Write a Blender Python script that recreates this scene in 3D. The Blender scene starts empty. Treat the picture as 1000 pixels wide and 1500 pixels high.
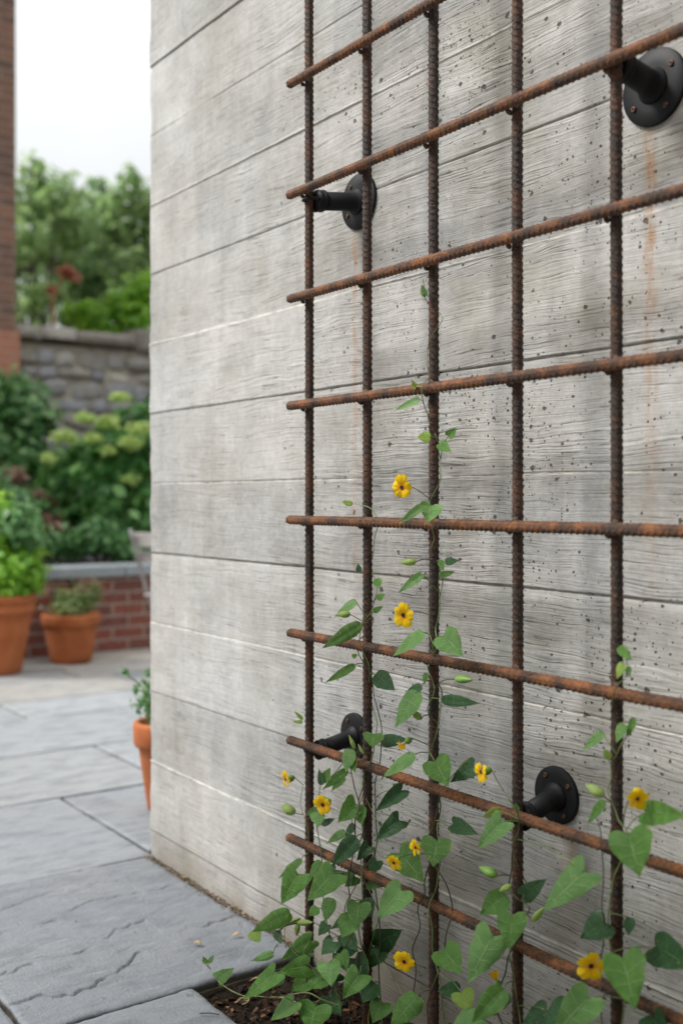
import bpy, math, random
import numpy as np
from mathutils import Vector, Matrix
random.seed(7); RNG = np.random.default_rng(7)
scene = bpy.context.scene
COL = scene.collection

# ------------------------------------------------------------------ camera frame
# world: X runs along the concrete wall (its face is the plane y = 0), Z up
F = 1594.0; TH = math.atan(1130/1594); S_, C_ = math.sin(TH), math.cos(TH)
W = 1.296; H = 0.97
def ray(px, py):
    a = (px-500)/F; b = -(py-729)/F
    return (-C_+a*S_, S_+a*C_, b)
def P(px, py, Y=None, Z=None, T=None, X=None):
    d = ray(px, py)
    if Y is not None: t = (Y+W)/d[1]
    elif Z is not None: t = (Z-H)/d[2]
    elif X is not None: t = X/d[0]
    else: t = T
    return Vector((d[0]*t, -W+d[1]*t, H+d[2]*t))
def depth(px, Y): return (Y+W)/ray(px, 729)[1]

# ------------------------------------------------------------------ helpers
def tag(o, label=None, cat=None, group=None, kind=None):
    if label: o['label'] = label
    if cat: o['category'] = cat
    if group: o['group'] = group
    if kind: o['kind'] = kind
    return o
def empty(name, loc=(0, 0, 0), rz=0):
    o = bpy.data.objects.new(name, None); o.empty_display_size = .05
    o.location = loc; o.rotation_euler = (0, 0, rz); COL.objects.link(o); return o
def mobj(name, V, Fc, mat=None, parent=None, smooth=True, loc=None):
    m = bpy.data.meshes.new(name)
    if isinstance(V, np.ndarray) and isinstance(Fc, np.ndarray):
        k = Fc.shape[1]
        m.vertices.add(len(V)); m.vertices.foreach_set('co', V.astype(np.float32).ravel())
        m.loops.add(Fc.size); m.loops.foreach_set('vertex_index', Fc.astype(np.int32).ravel())
        m.polygons.add(len(Fc)); m.polygons.foreach_set('loop_start', np.arange(0, Fc.size, k, dtype=np.int32))
        m.polygons.foreach_set('loop_total', np.full(len(Fc), k, dtype=np.int32))
        m.update(calc_edges=True)
    else:
        m.from_pydata([tuple(v) for v in V], [], [tuple(f) for f in Fc]); m.update()
    m.validate()
    if smooth: m.polygons.foreach_set('use_smooth', [True]*len(m.polygons))
    if mat: m.materials.append(mat)
    o = bpy.data.objects.new(name, m); COL.objects.link(o)
    if parent: o.parent = parent
    if loc is not None: o.location = loc
    return o
def dup(o, parent=None):
    c = o.copy(); COL.objects.link(c); c.parent = parent
    for ch in list(o.children): dup(ch, c)
    return c
class MB:
    """collects shapes into one mesh"""
    def __init__(s): s.v = []; s.f = []
    def add(s, V, Fc):
        n = len(s.v); s.v += [tuple(v) for v in V]; s.f += [tuple(i+n for i in f) for f in Fc]
    def box(s, c, d, rot=None, j=0.0, bev=0.0):
        x, y, z = d[0]/2, d[1]/2, d[2]/2
        if bev:
            V = []; b = min(bev, x*.45, y*.45, z*.45)
            for sx in (-1, 1):
                for sy in (-1, 1):
                    for sz in (-1, 1):
                        V += [Vector((sx*x, sy*(y-b), sz*(z-b))), Vector((sx*(x-b), sy*y, sz*(z-b))), Vector((sx*(x-b), sy*(y-b), sz*z))]
            def I(sx, sy, sz, k): return ((sx*4+sy*2+sz)*3+k)
            Fc = []
            for q in (0, 1):
                Fc.append([I(q, 0, 0, 0), I(q, 0, 1, 0), I(q, 1, 1, 0), I(q, 1, 0, 0)][::(1 if not q else -1)])
                Fc.append([I(0, q, 0, 1), I(1, q, 0, 1), I(1, q, 1, 1), I(0, q, 1, 1)][::(1 if not q else -1)])
                Fc.append([I(0, 0, q, 2), I(0, 1, q, 2), I(1, 1, q, 2), I(1, 0, q, 2)][::(1 if not q else -1)])
            for a in (0, 1):
                for b2 in (0, 1):
                    fl = (a+b2) % 2
                    Fc.append([I(a, b2, 0, 0), I(a, b2, 1, 0), I(a, b2, 1, 1), I(a, b2, 0, 1)][::(1 if fl else -1)])
                    Fc.append([I(a, 0, b2, 0), I(a, 0, b2, 2), I(a, 1, b2, 2), I(a, 1, b2, 0)][::(1 if fl else -1)])
                    Fc.append([I(0, a, b2, 1), I(1, a, b2, 1), I(1, a, b2, 2), I(0, a, b2, 2)][::(1 if fl else -1)])
                    for c2 in (0, 1):
                        Fc.append([I(a, b2, c2, 0), I(a, b2, c2, 1), I(a, b2, c2, 2)][::(1 if (a+b2+c2) % 2 else -1)])
        else:
            V = [Vector((sx*x, sy*y, sz*z)) for sx in (-1, 1) for sy in (-1, 1) for sz in (-1, 1)]
            Fc = [(0, 1, 3, 2), (4, 6, 7, 5), (0, 4, 5, 1), (2, 3, 7, 6), (0, 2, 6, 4), (1, 5, 7, 3)]
        if j: V = [v+Vector([random.uniform(-j, j) for _ in range(3)]) for v in V]
        if rot is not None: V = [rot @ v for v in V]
        s.add([v+Vector(c) for v in V], Fc)
    def lathe(s, prof, seg=32, M=None, cap=True):
        """profile (r, h) around local Z"""
        V = []; n = len(prof)
        for r, h in prof:
            for k in range(seg):
                a = 2*math.pi*k/seg; V.append(Vector((r*math.cos(a), r*math.sin(a), h)))
        Fc = [(i*seg+k, i*seg+(k+1) % seg, (i+1)*seg+(k+1) % seg, (i+1)*seg+k) for i in range(n-1) for k in range(seg)]
        if cap:
            Fc.append(tuple(range(seg))[::-1]); Fc.append(tuple((n-1)*seg+k for k in range(seg)))
        if M is not None: V = [M @ v for v in V]
        s.add(V, Fc)
    def tube(s, pts, r, seg=7, r1=None):
        pts = [Vector(p) for p in pts]; n = len(pts)
        if n < 2: return
        V = []; up = Vector((.13, .2, .97)); t0 = None
        for i, p in enumerate(pts):
            t = (pts[min(i+1, n-1)]-pts[max(i-1, 0)])
            if t.length < 1e-9: t = Vector((0, 0, 1))
            t.normalize()
            if t0 is None:
                a = t.cross(up)
                if a.length < .1: a = t.cross(Vector((1, 0, 0)))
            else: a = a0 - t*a0.dot(t)
            a.normalize(); a0 = a; t0 = t; b = t.cross(a)
            rr = r if r1 is None else r+(r1-r)*i/(n-1)
            for k in range(seg):
                q = 2*math.pi*k/seg; V.append(p+a*rr*math.cos(q)+b*rr*math.sin(q))
        Fc = [(i*seg+k, i*seg+(k+1) % seg, (i+1)*seg+(k+1) % seg, (i+1)*seg+k) for i in range(n-1) for k in range(seg)]
        Fc += [tuple(range(seg))[::-1], tuple((n-1)*seg+k for k in range(seg))]
        s.add(V, Fc)
    def build(s, name, mat, parent=None, smooth=True, loc=None): return mobj(name, s.v, s.f, mat, parent, smooth, loc)
def spline(pts, n=8):
    """Catmull-Rom"""
    pts = [Vector(p) for p in pts]
    if len(pts) < 3: return pts
    q = [pts[0]*2-pts[1]]+pts+[pts[-1]*2-pts[-2]]; out = []
    for i in range(1, len(q)-2):
        a, b, c, d = q[i-1:i+3]
        for k in range(n):
            t = k/n
            out.append(.5*((2*b)+(c-a)*t+(2*a-5*b+4*c-d)*t*t+(-a+3*b-3*c+d)*t**3))
    return out+[pts[-1]]
def hsh(ix, iy, seed):
    n = (ix.astype(np.int64)*374761393+iy.astype(np.int64)*668265263+seed*144665) & 0xffffffff
    n = ((n ^ (n >> 13))*1274126177) & 0xffffffff
    return ((n ^ (n >> 16)) & 0xffff)/65535.0
def vn(x, y, seed=0):
    x = np.asarray(x, float); y = np.asarray(y, float)
    ix = np.floor(x); iy = np.floor(y); fx = x-ix; fy = y-iy
    fx = fx*fx*(3-2*fx); fy = fy*fy*(3-2*fy)
    a, b, c, d = hsh(ix, iy, seed), hsh(ix+1, iy, seed), hsh(ix, iy+1, seed), hsh(ix+1, iy+1, seed)
    return (a*(1-fx)+b*fx)*(1-fy)+(c*(1-fx)+d*fx)*fy
def fbm(x, y, seed=0, o=4):
    r = 0; w = .5; x = np.asarray(x, float); y = np.asarray(y, float)
    for k in range(o): r = r+w*vn(x, y, seed+k); x = x*2.03; y = y*2.03; w *= .5
    return r/(1-.5**o)
def grid_faces(nr, nc, closed=False):
    i, j = np.meshgrid(np.arange(nr-1), np.arange(nc if closed else nc-1), indexing='ij'); j2 = (j+1) % nc
    return np.stack([i*nc+j, i*nc+j2, (i+1)*nc+j2, (i+1)*nc+j], -1).reshape(-1, 4)

# ------------------------------------------------------------------ materials
class NT:
    def __init__(s, name):
        s.m = bpy.data.materials.new(name); s.m.use_nodes = True; s.t = s.m.node_tree; s.t.nodes.clear()
        s.out = s.t.nodes.new('ShaderNodeOutputMaterial')
    def n(s, typ, ins=None, **kw):
        nd = s.t.nodes.new('ShaderNode'+typ)
        for k, v in kw.items(): setattr(nd, k, v)
        for k, v in (ins or {}).items(): s.set(nd.inputs[k], v)
        return nd
    def set(s, inp, v):
        if isinstance(v, bpy.types.NodeSocket): s.t.links.new(v, inp)
        else:
            if inp.type == 'RGBA' and not hasattr(v, '__len__'): v = (v, v, v, 1)
            elif inp.type == 'RGBA' and len(v) == 3: v = (*v, 1)
            inp.default_value = v
    def math(s, op, a, b=0.0, c=None, clamp=False):
        nd = s.n('Math', {0: a, 1: b}, operation=op, use_clamp=clamp)
        if c is not None: s.set(nd.inputs[2], c)
        return nd.outputs[0]
    def mr(s, v, a, b, c=0.0, d=1.0, smooth=False):
        return s.n('MapRange', {'Value': v, 'From Min': a, 'From Max': b, 'To Min': c, 'To Max': d}, interpolation_type='SMOOTHSTEP' if smooth else 'LINEAR').outputs[0]
    def mix(s, f, a, b, mode='MIX'):
        nd = s.n('Mix', data_type='RGBA', blend_type=mode)
        s.set(nd.inputs[0], f); s.set(nd.inputs[6], a); s.set(nd.inputs[7], b); return nd.outputs[2]
    def noise(s, vec, sc=5, det=4, rough=.55, dist=0.0):
        return s.n('TexNoise', {'Vector': vec, 'Scale': sc, 'Detail': det, 'Roughness': rough, 'Distortion': dist}).outputs['Fac']
    def vec(s, v, scale=(1, 1, 1), loc=(0, 0, 0), rot=(0, 0, 0)):
        return s.n('Mapping', {'Vector': v, 'Scale': scale, 'Location': loc, 'Rotation': rot}).outputs[0]
    def ramp(s, v, stops):
        nd = s.n('ValToRGB', {'Fac': v}); e = nd.color_ramp.elements
        while len(e) < len(stops): e.new(.5)
        for el, (p, c) in zip(e, stops): el.position = p; el.color = (*c, 1)
        return nd.outputs[0]
    def pos(s): return s.n('NewGeometry').outputs['Position']
    def obj(s): return s.n('TexCoord').outputs['Object']
    def bump(s, h, strength=.5, dist=.002, normal=None):
        d = {'Height': h, 'Strength': strength, 'Distance': dist}
        if normal is not None: d['Normal'] = normal
        return s.n('Bump', d).outputs[0]
    def finish(s, col, rough=.7, normal=None, metal=0.0, spec=.5, transl=None, tcol=None):
        b = s.n('BsdfPrincipled', {'Base Color': col, 'Roughness': rough, 'Metallic': metal, 'Specular IOR Level': spec})
        if normal is not None: s.set(b.inputs['Normal'], normal)
        sh = b.outputs[0]
        if transl:
            t = s.n('BsdfTranslucent', {'Color': tcol if tcol is not None else col})
            sh = s.n('MixShader', {0: transl, 1: sh, 2: t.outputs[0]}).outputs[0]
        s.t.links.new(sh, s.out.inputs[0]); return s.m
def simple(name, col, rough=.7, metal=0.0, var=.25, sc=30, bump=.3, bd=.001, spec=.5):
    t = NT(name); p = t.obj(); n = t.noise(p, sc, 5)
    c = t.mix(t.mr(n, .3, .7), tuple(x*(1-var) for x in col), tuple(min(1, x*(1+var)) for x in col))
    return t.finish(c, rough, t.bump(t.noise(p, sc*3, 4), bump, bd), metal, spec)

JZ0, JD = 0.061, 0.1896      # board joints of the formwork
FL = [(-1.762, 1.565, .056, .0205, .0), (-1.033, 1.570, .056, .0205, .0), (-1.226, .492, .046, .0165, .0), (-1.776, .489, .046, .0165, .0)]

def mat_concrete():
    t = NT('board_marked_concrete'); p = t.pos()
    sep = t.n('SeparateXYZ', {0: p}); X, Y, Z = sep.outputs
    q = t.math('SUBTRACT', X, Y)                                   # runs round the corner
    bid = t.math('FLOOR', t.math('DIVIDE', t.math('SUBTRACT', Z, JZ0), JD))
    wn = t.n('TexWhiteNoise', {'W': bid}, noise_dimensions='1D').outputs['Value']
    off = t.math('MULTIPLY', wn, 37.0)
    base = t.n('CombineXYZ', {0: t.math('ADD', q, off), 1: 0.0, 2: Z}).outputs[0]
    warp = t.noise(t.vec(base, (2.2, 1, 7)), 1.0, 3, .5)
    warp2 = t.noise(t.vec(base, (9, 1, 20)), 1.0, 2, .5)
    zz = t.math('ADD', Z, t.math('ADD', t.math('MULTIPLY', warp, .050), t.math('MULTIPLY', warp2, .010)))
    gv = t.n('CombineXYZ', {0: t.math('ADD', q, off), 1: 0.0, 2: zz}).outputs[0]
    g1 = t.noise(t.vec(gv, (5, 1, 210)), 1.0, 4, .62)             # wood grain
    g2 = t.noise(t.vec(gv, (22, 1, 520)), 1.0, 3, .65)
    g3 = t.noise(t.vec(gv, (6, 1, 330)), 1.0, 2, .5)
    # where the grain shows strongly
    gm = t.noise(t.vec(base, (2.4, 1, 6)), 1.0, 2, .5)
    side = t.mr(X, -2.75, -1.6, .32, 1.0)
    gmask = t.math('MULTIPLY', t.mr(gm, .34, .60, .15, 1.0), side)
    crack = t.math('MULTIPLY', t.mr(g3, .592, .65, 0, 1, True), t.mr(t.noise(t.vec(gv, (16, 1, 50)), 1.0, 2), .44, .62, 0, 1))
    crack = t.math('MULTIPLY', crack, gmask)
    # pits
    pitm = None; ph = None
    p2 = t.n('CombineXYZ', {0: t.math('ADD', q, t.math('MULTIPLY', warp2, .01)), 1: t.math('MULTIPLY', Z, 1.15)}).outputs[0]
    dn = t.noise(t.vec(p, (3.3, 3.3, 4.2)), 1.0, 3, .6)
    for sc, th, lo in ((34, .125, .968), (82, .17, .975), (180, .21, .985)):
        v = t.n('TexVoronoi', {'Vector': t.vec(p2, (1, 1, 1), (sc*.137, sc*.071, 0)), 'Scale': sc}, voronoi_dimensions='2D')
        vr = t.n('SeparateColor', {0: v.outputs['Color']}).outputs
        dens = t.math('SUBTRACT', lo+.235, t.math('MULTIPLY', t.math('MULTIPLY', t.mr(dn, .32, .72, .42, .95), side), .42))
        sel = t.math('GREATER_THAN', vr[0], dens)
        wob = t.math('ADD', v.outputs['Distance'], t.math('MULTIPLY', t.math('SUBTRACT', t.noise(p, 260, 3), .5), .42))
        r_ = t.math('MULTIPLY', t.math('ADD', .45, vr[1]), th)
        c = t.math('MULTIPLY', t.math('SUBTRACT', 1.0, t.mr(t.math('DIVIDE', wob, r_), .75, 1.1, 0, 1, True)), sel)
        pitm = c if pitm is None else t.math('MAXIMUM', pitm, c)
    # large soft tone changes
    n1 = t.noise(t.vec(p, (1.6, 1.6, 2.2)), 1.0, 4, .6)
    n2 = t.noise(t.vec(p, (14, 14, 2.0)), 1.0, 4, .6)               # vertical run marks
    n3 = t.noise(p, 70, 3, .65)
    n4 = t.noise(t.vec(p, (6, 6, 10)), 1.0, 5, .72)
    tone = t.math('ADD', t.math('MULTIPLY', t.mr(n1, .3, .7, -1, 1), .07), t.math('MULTIPLY', t.mr(n2, .3, .7, -1, 1), .045))
    tone = t.math('ADD', tone, t.math('MULTIPLY', t.mr(wn, 0, 1, -1, 1), .05))
    tone = t.math('ADD', tone, t.math('MULTIPLY', t.mr(n3, .35, .65, -1, 1), .03))
    tone = t.math('ADD', tone, t.math('MULTIPLY', t.mr(n4, .35, .65, -1, 1), .05))
    tone = t.math('ADD', tone, t.math('MULTIPLY', t.math('MULTIPLY', t.mr(g1, .36, .64, 1, -1), gmask), .10))
    tone = t.math('ADD', tone, t.math('MULTIPLY', t.math('MULTIPLY', t.mr(g2, .3, .7, 1, -1), gmask), .035))
    val = t.math('ADD', .40, tone)
    warm = t.mr(t.noise(t.vec(p, (2, 2, 3), (5, 3, 1)), 1.0, 3), .3, .7)
    tint = t.mix(warm, (1.0, .997, .98), (1.0, .97, .915))
    col = t.mix(1.0, t.n('CombineColor', {0: val, 1: val, 2: val}).outputs[0], tint, 'MULTIPLY')
    # olive-brown grime patches
    gr = t.mr(t.noise(t.vec(p, (4, 4, 5), (2, 0, 7)), 1.0, 6, .65), .46, .70, 0, .62)
    col = t.mix(t.math('MULTIPLY', gr, side), col, (.22, .20, .145))
    # joint lines: dirt in joints, pale lime skin beside some of them
    fr = t.math('SUBTRACT', t.math('DIVIDE', t.math('SUBTRACT', Z, JZ0), JD), t.math('ADD', bid, .5))
    fr = t.math('SUBTRACT', .5, t.math('ABSOLUTE', fr))             # 0 at a joint
    jn = t.mr(t.noise(t.vec(p, (30, 30, 30)), 1.0, 3), .4, .6)
    par = t.math('MODULO', t.math('ROUND', t.math('DIVIDE', t.math('SUBTRACT', Z, JZ0), JD)), 2.0)
    odd = t.math('MULTIPLY', t.math('GREATER_THAN', par, .5), t.math('LESS_THAN', Z, 1.95))
    col = t.mix(t.math('MULTIPLY', t.math('MULTIPLY', t.mr(fr, .006, .03, .45, 0), jn), t.math('SUBTRACT', 1.0, odd)), col, (.22, .20, .16))
    col = t.mix(t.math('MULTIPLY', t.math('MULTIPLY', t.mr(fr, .004, .014, .8, 0), jn), odd), col, (.66, .62, .55))
    # base of wall: splash dirt
    spl = t.math('MULTIPLY', t.mr(Z, .0, .11, 1, 0), t.mr(t.noise(t.vec(p, (9, 9, 5)), 1.0, 5), .3, .62))
    col = t.mix(t.math('MULTIPLY', spl, .6), col, (.20, .165, .115))
    foot_tone = t.math('MULTIPLY', t.mr(t.math('ADD', Z, t.math('MULTIPLY', t.noise(t.vec(p, (7, 7, 4)), 1.0, 4, .6), .35)), .18, .62, 1, 0), t.mr(X, -2.15, -1.75, 0, 1))  # browner and darker towards the foot, on the right part of the wall
    col = t.mix(t.math('MULTIPLY', foot_tone, .6), col, (.17, .145, .105))
    col = t.mix(t.math('MULTIPLY', crack, .72), col, (.075, .06, .045))
    col = t.mix(t.math('MULTIPLY', pitm, .85), col, (.055, .046, .036))
    # rust runs under the fixings
    for fx, fz, r, L, st in ((-1.778, 1.52, .008, 1.15, .6), (-1.042, 1.525, .010, .75, .8), (-1.2, .44, .02, .2, .3)):
        wx = t.math('MULTIPLY', t.math('SUBTRACT', t.noise(t.vec(p, (0, 0, 9)), 1.0, 2), .5), .03)
        dx = t.math('ABSOLUTE', t.math('ADD', t.math('SUBTRACT', X, fx), wx))
        width = t.mr(Z, fz-L, fz, r*1.6, r)
        mx = t.mr(t.math('DIVIDE', dx, width), 0.1, 1.5, 1, 0, True)
        mz = t.math('MULTIPLY', t.mr(Z, fz-L, fz-.05, 0, 1), t.mr(Z, fz-.02, fz+.01, 1, 0))
        br = t.mr(t.noise(t.vec(p, (60, 60, 16)), 1.0, 4, .75), .38, .60, .05, 1)
        col = t.mix(t.math('MULTIPLY', t.math('MULTIPLY', mx, mz), t.math('MULTIPLY', br, st)), col, (.36, .17, .05))
    h = t.math('ADD', t.math('MULTIPLY', t.math('MULTIPLY', g1, gmask), -.9), t.math('MULTIPLY', t.math('MULTIPLY', g2, gmask), -.35))
    h = t.math('ADD', h, t.math('MULTIPLY', t.math('MULTIPLY', g3, side), -.5))
    h = t.math('ADD', h, t.math('MULTIPLY', crack, -.9))
    h = t.math('ADD', h, t.math('MULTIPLY', pitm, -2.6))
    h = t.math('ADD', h, t.math('MULTIPLY', n3, .25))
    h = t.math('ADD', h, t.math('MULTIPLY', t.noise(p, 400, 1), .15))
    return t.finish(col, .88, t.bump(h, .9, .0028), spec=.25)

def mat_rust(name, dark, orange, bias):
    t = NT(name); p = t.pos(); g = t.n('NewGeometry')
    n1 = t.noise(p, 26, 6, .7); n2 = t.noise(p, 190, 6, .75); n3 = t.noise(p, 700, 3, .6)
    c = t.mix(t.mr(t.math('ADD', t.math('MULTIPLY', n1, .6), t.math('MULTIPLY', n2, .4)), bias-.08, bias+.1), dark, orange)
    c = t.mix(t.mr(n2, .50, .62, 0, .9), c, tuple(x*.45 for x in dark))
    c = t.mix(t.mr(t.noise(p, 280, 5, .75), .56, .66, 0, .5), c, (.36, .21, .12))
    c = t.mix(t.math('MULTIPLY', t.mr(n3, .55, .68), t.mr(n1, .35, .5, .3, .03)), c, (.24, .19, .165))
    c = t.mix(t.math('MULTIPLY', t.mr(g.outputs['Pointiness'], .52, .57, 0, .4), t.mr(n2, .4, .6)), c, (.30, .22, .17))
    return t.finish(c, t.mr(n2, .35, .65, .42, .8), t.bump(t.math('ADD', n2, t.math('MULTIPLY', n3, .9)), 1.0, .0024), spec=.45)

def mat_leaf(name, c1, c2, vein=(.35, .45, .18), tr=.3, rough=.40):
    t = NT(name); uv = t.n('UVMap').outputs[0]; s = t.n('SeparateXYZ', {0: uv}); U, V, _ = s.outputs
    oi = t.n('ObjectInfo').outputs['Random']; p = t.pos()
    c = t.mix(t.mr(t.noise(p, 60, 3), .3, .7), c1, c2)
    c = t.mix(t.math('MULTIPLY', oi, .6), c, tuple(x*.5 for x in c1))
    au = t.math('ABSOLUTE', U)
    lat = t.math('ABSOLUTE', t.math('SUBTRACT', t.math('FRACT', t.math('SUBTRACT', t.math('MULTIPLY', V, 5.0), t.math('MULTIPLY', au, .6))), .5))
    vm = t.math('MAXIMUM', t.mr(au, .0, .075, 1, 0, True), t.math('MULTIPLY', t.mr(lat, .0, .10, 1, 0, True), t.mr(au, 0, 1, .8, .2)))
    net = t.n('TexVoronoi', {'Vector': p, 'Scale': 420}, feature='DISTANCE_TO_EDGE').outputs[0]
    c = t.mix(t.mr(t.noise(p, 25, 2), .4, .62, 0, .35), c, tuple(x*.6 for x in c1))
    c = t.mix(t.math('MULTIPLY', vm, .7), c, vein)
    c = t.mix(t.math('MULTIPLY', t.mr(net, .0, .06, .35, 0), 1.0), c, vein)
    ed = t.math('MULTIPLY', t.mr(au, .80, 1.0, 0, 1), t.mr(t.noise(p, 45, 3), .55, .68, 0, 1))
    c = t.mix(t.math('MULTIPLY', ed, .7), c, (.42, .38, .12))
    c = t.mix(t.math('MULTIPLY', t.mr(t.noise(p, 90, 2), .70, .74, 0, .8), t.math('GREATER_THAN', oi, .45)), c, (.40, .30, .12))
    c = t.mix(t.mr(t.noise(p, 220, 3), .66, .72, 0, .5), c, tuple(min(1, x*2.0) for x in c2))
    h = t.math('ADD', t.math('MULTIPLY', vm, -1.0), t.math('MULTIPLY', t.mr(net, 0, .1), .35))
    h = t.math('ADD', h, t.math('MULTIPLY', t.noise(p, 130, 3), .8))
    return t.finish(c, t.mr(t.noise(p, 50, 3), .35, .65, rough-.08, rough+.15), t.bump(h, .9, .0018), transl=tr, tcol=tuple(min(1, x*1.5) for x in c2), spec=.4)

def mat_foliage(name, c1, c2, c3, tr=.3, sc=3):
    t = NT(name); g = t.n('NewGeometry'); r = g.outputs['Random Per Island']
    c = t.ramp(r, [(0, c1), (.55, c2), (1, c3)])
    c = t.mix(t.mr(t.noise(g.outputs['Position'], sc, 3), .35, .65, 0, .5), c, c1)
    return t.finish(c, .42, transl=tr, tcol=tuple(x*1.4 for x in c3), spec=.5)

def mat_slate():
    t = NT('bluestone_flags'); p = t.pos()
    a = t.n('Attribute', attribute_name='tone').outputs['Color']; sp = t.n('SeparateColor', {0: a}); R, G, B = sp.outputs
    pv = t.vec(p, (1.3, .5, 1), rot=(0, 0, -.2))
    n1 = t.noise(pv, 3.0, 5, .6, .4); n2 = t.noise(pv, 14, 6, .65); n3 = t.noise(p, 130, 5, .7)
    c = t.mix(R, (.125, .142, .165), (.32, .335, .35))
    c = t.mix(t.math('MULTIPLY', t.mr(G, .5, 1), t.mr(n1, .3, .6, .45, 1)), c, (.42, .365, .29))
    c = t.mix(t.mr(n1, .42, .7, 0, .45), c, (.235, .235, .24))
    c = t.mix(t.mr(n2, .47, .68, 0, .65), c, (.10, .11, .125))
    c = t.mix(t.mr(n3, .55, .75, 0, .4), c, (.33, .34, .35))
    c = t.mix(t.mr(t.noise(p, 34, 3), .68, .73, 0, .6), c, (.10, .095, .09))
    c = t.mix(t.mr(t.noise(t.vec(p, (60, 9, 1), rot=(0, 0, -.2)), 1.0, 4, .6), .58, .72, 0, .4), c, (.34, .355, .37))
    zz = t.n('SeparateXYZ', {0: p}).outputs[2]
    c = t.mix(t.mr(t.math('ADD', zz, t.math('MULTIPLY', n3, .006)), -.006, -.0005, .92, 0), c, (.03, .024, .016))  # shade on the flag sides, painted dark into the colour below the top
    h = t.math('ADD', t.math('MULTIPLY', n2, .9), t.math('MULTIPLY', n3, .5))
    return t.finish(c, t.mr(n2, .3, .7, .5, .75), t.bump(h, 1.0, .006), spec=.5)

def mat_brick(name, c1, c2, mortar, bw=.215, bh=.075, ms=.012, plane='YZ', dirt=.3):
    t = NT(name); p = t.pos(); s = t.n('SeparateXYZ', {0: p})
    a = t.math('ADD', s.outputs[1], s.outputs[0])
    v = t.n('CombineXYZ', {0: a, 1: s.outputs[2]}).outputs[0]
    v = t.n('VectorMath', {0: v, 1: t.n('CombineXYZ', {0: t.math('MULTIPLY', t.noise(p, 20, 2), .006), 1: t.math('MULTIPLY', t.noise(p, 14, 2), .006)}).outputs[0]}, operation='ADD').outputs[0]
    b = t.n('TexBrick', {'Vector': v, 'Color1': c1, 'Color2': c2, 'Mortar': mortar, 'Scale': 1.0, 'Mortar Size': ms/2, 'Mortar Smooth': .2, 'Bias': 0.0, 'Brick Width': bw, 'Row Height': bh})
    c = t.mix(t.mr(t.noise(p, 9, 5), .4, .7, 0, dirt), b.outputs[0], tuple(x*.45 for x in c1))
    c = t.mix(t.mr(t.noise(p, 60, 4), .45, .7, 0, .35), c, tuple(min(1, x*1.5) for x in mortar))
    h = t.math('ADD', t.math('MULTIPLY', b.outputs['Fac'], -1), t.math('MULTIPLY', t.noise(p, 90, 4), .4))
    return t.finish(c, .9, t.bump(h, .8, .006), spec=.2)

def mat_stone():
    t = NT('rubble_stone'); g = t.n('NewGeometry'); r = g.outputs['Random Per Island']; p = g.outputs['Position']
    c = t.ramp(r, [(0, (.22, .22, .24)), (.25, (.46, .46, .49)), (.5, (.40, .36, .30)), (.75, (.60, .56, .48)), (1, (.32, .29, .24))])
    c = t.mix(t.mr(t.noise(p, 7, 5, .7), .42, .66, 0, .8), c, (.36, .36, .37))
    c = t.mix(t.mr(t.noise(p, 11, 5, .7), .5, .75, 0, .7), c, (.13, .12, .085))
    return t.finish(c, .9, t.bump(t.noise(p, 25, 6, .7), 1, .02), spec=.2)

def mat_coping():
    t = NT('coping_stone'); g = t.n('NewGeometry'); p = g.outputs['Position']
    c = t.ramp(g.outputs['Random Per Island'], [(0, (.42, .40, .36)), (.5, (.34, .30, .25)), (1, (.5, .48, .44))])
    c = t.mix(t.mr(t.noise(p, 9, 5, .7), .45, .7, 0, .7), c, (.16, .14, .10))
    return t.finish(c, .9, t.bump(t.noise(p, 25, 6, .7), 1, .02), spec=.2)

def mat_terracotta():
    t = NT('terracotta'); p = t.pos()
    c = t.mix(t.mr(t.noise(p, 12, 5), .3, .7), (.34, .095, .030), (.45, .145, .052))
    c = t.mix(t.mr(t.noise(p, 5, 5, .7), .6, .85, 0, .35), c, (.50, .34, .26))
    c = t.mix(t.mr(t.noise(t.vec(p, (1, 1, .6)), 9, 5, .7), .52, .8, 0, .6), c, (.20, .08, .04))
    return t.finish(c, .8, t.bump(t.noise(p, 150, 4), .4, .002), spec=.3)

def mat_soil():
    t = NT('dark_soil'); p = t.pos(); n = t.noise(p, 60, 6, .7)
    c = t.ramp(n, [(.3, (.008, .006, .004)), (.55, (.025, .016, .010)), (.75, (.06, .038, .022))])
    return t.finish(c, .95, t.bump(t.noise(p, 140, 6, .7), 1, .008), spec=.15)
def mat_isl(name, stops, rough=.8):
    t = NT(name); g = t.n('NewGeometry')
    return t.finish(t.ramp(g.outputs['Random Per Island'], stops), rough, t.bump(t.noise(g.outputs['Position'], 200, 4), .5, .002), spec=.3)

M = {}
M['concrete'] = mat_concrete()
M['rust_v'] = mat_rust('rusty_upright_steel', (.020, .0115, .008), (.17, .056, .015), .545)
M['rust_h'] = mat_rust('rusty_crossbar_steel', (.036, .018, .011), (.36, .125, .030), .515)
M['weld'] = simple('weld_metal', (.075, .04, .025), .7, 0, .4, 80, .8, .001)
M['black'] = simple('black_powder_coat', (.0045, .0052, .0068), .55, 0, .35, 25, .25, .0006, spec=.3)
M['screw'] = simple('brown_screw', (.10, .055, .035), .5, .6, .4, 200, .3, .0005)
M['leaf'] = mat_leaf('vine_leaf', (.060, .18, .026), (.135, .30, .048), (.26, .40, .14))
M['leaf_light'] = mat_leaf('vine_leaf_pale', (.13, .30, .075), (.21, .41, .12), (.30, .46, .20), .28)
M['leaf_dark'] = mat_leaf('vine_leaf_deep', (.022, .082, .024), (.040, .125, .034), (.10, .2, .07), .12)
M['leaf_lime'] = mat_leaf('vine_leaf_lime', (.20, .36, .055), (.32, .46, .08), (.45, .55, .2), .35)
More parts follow.
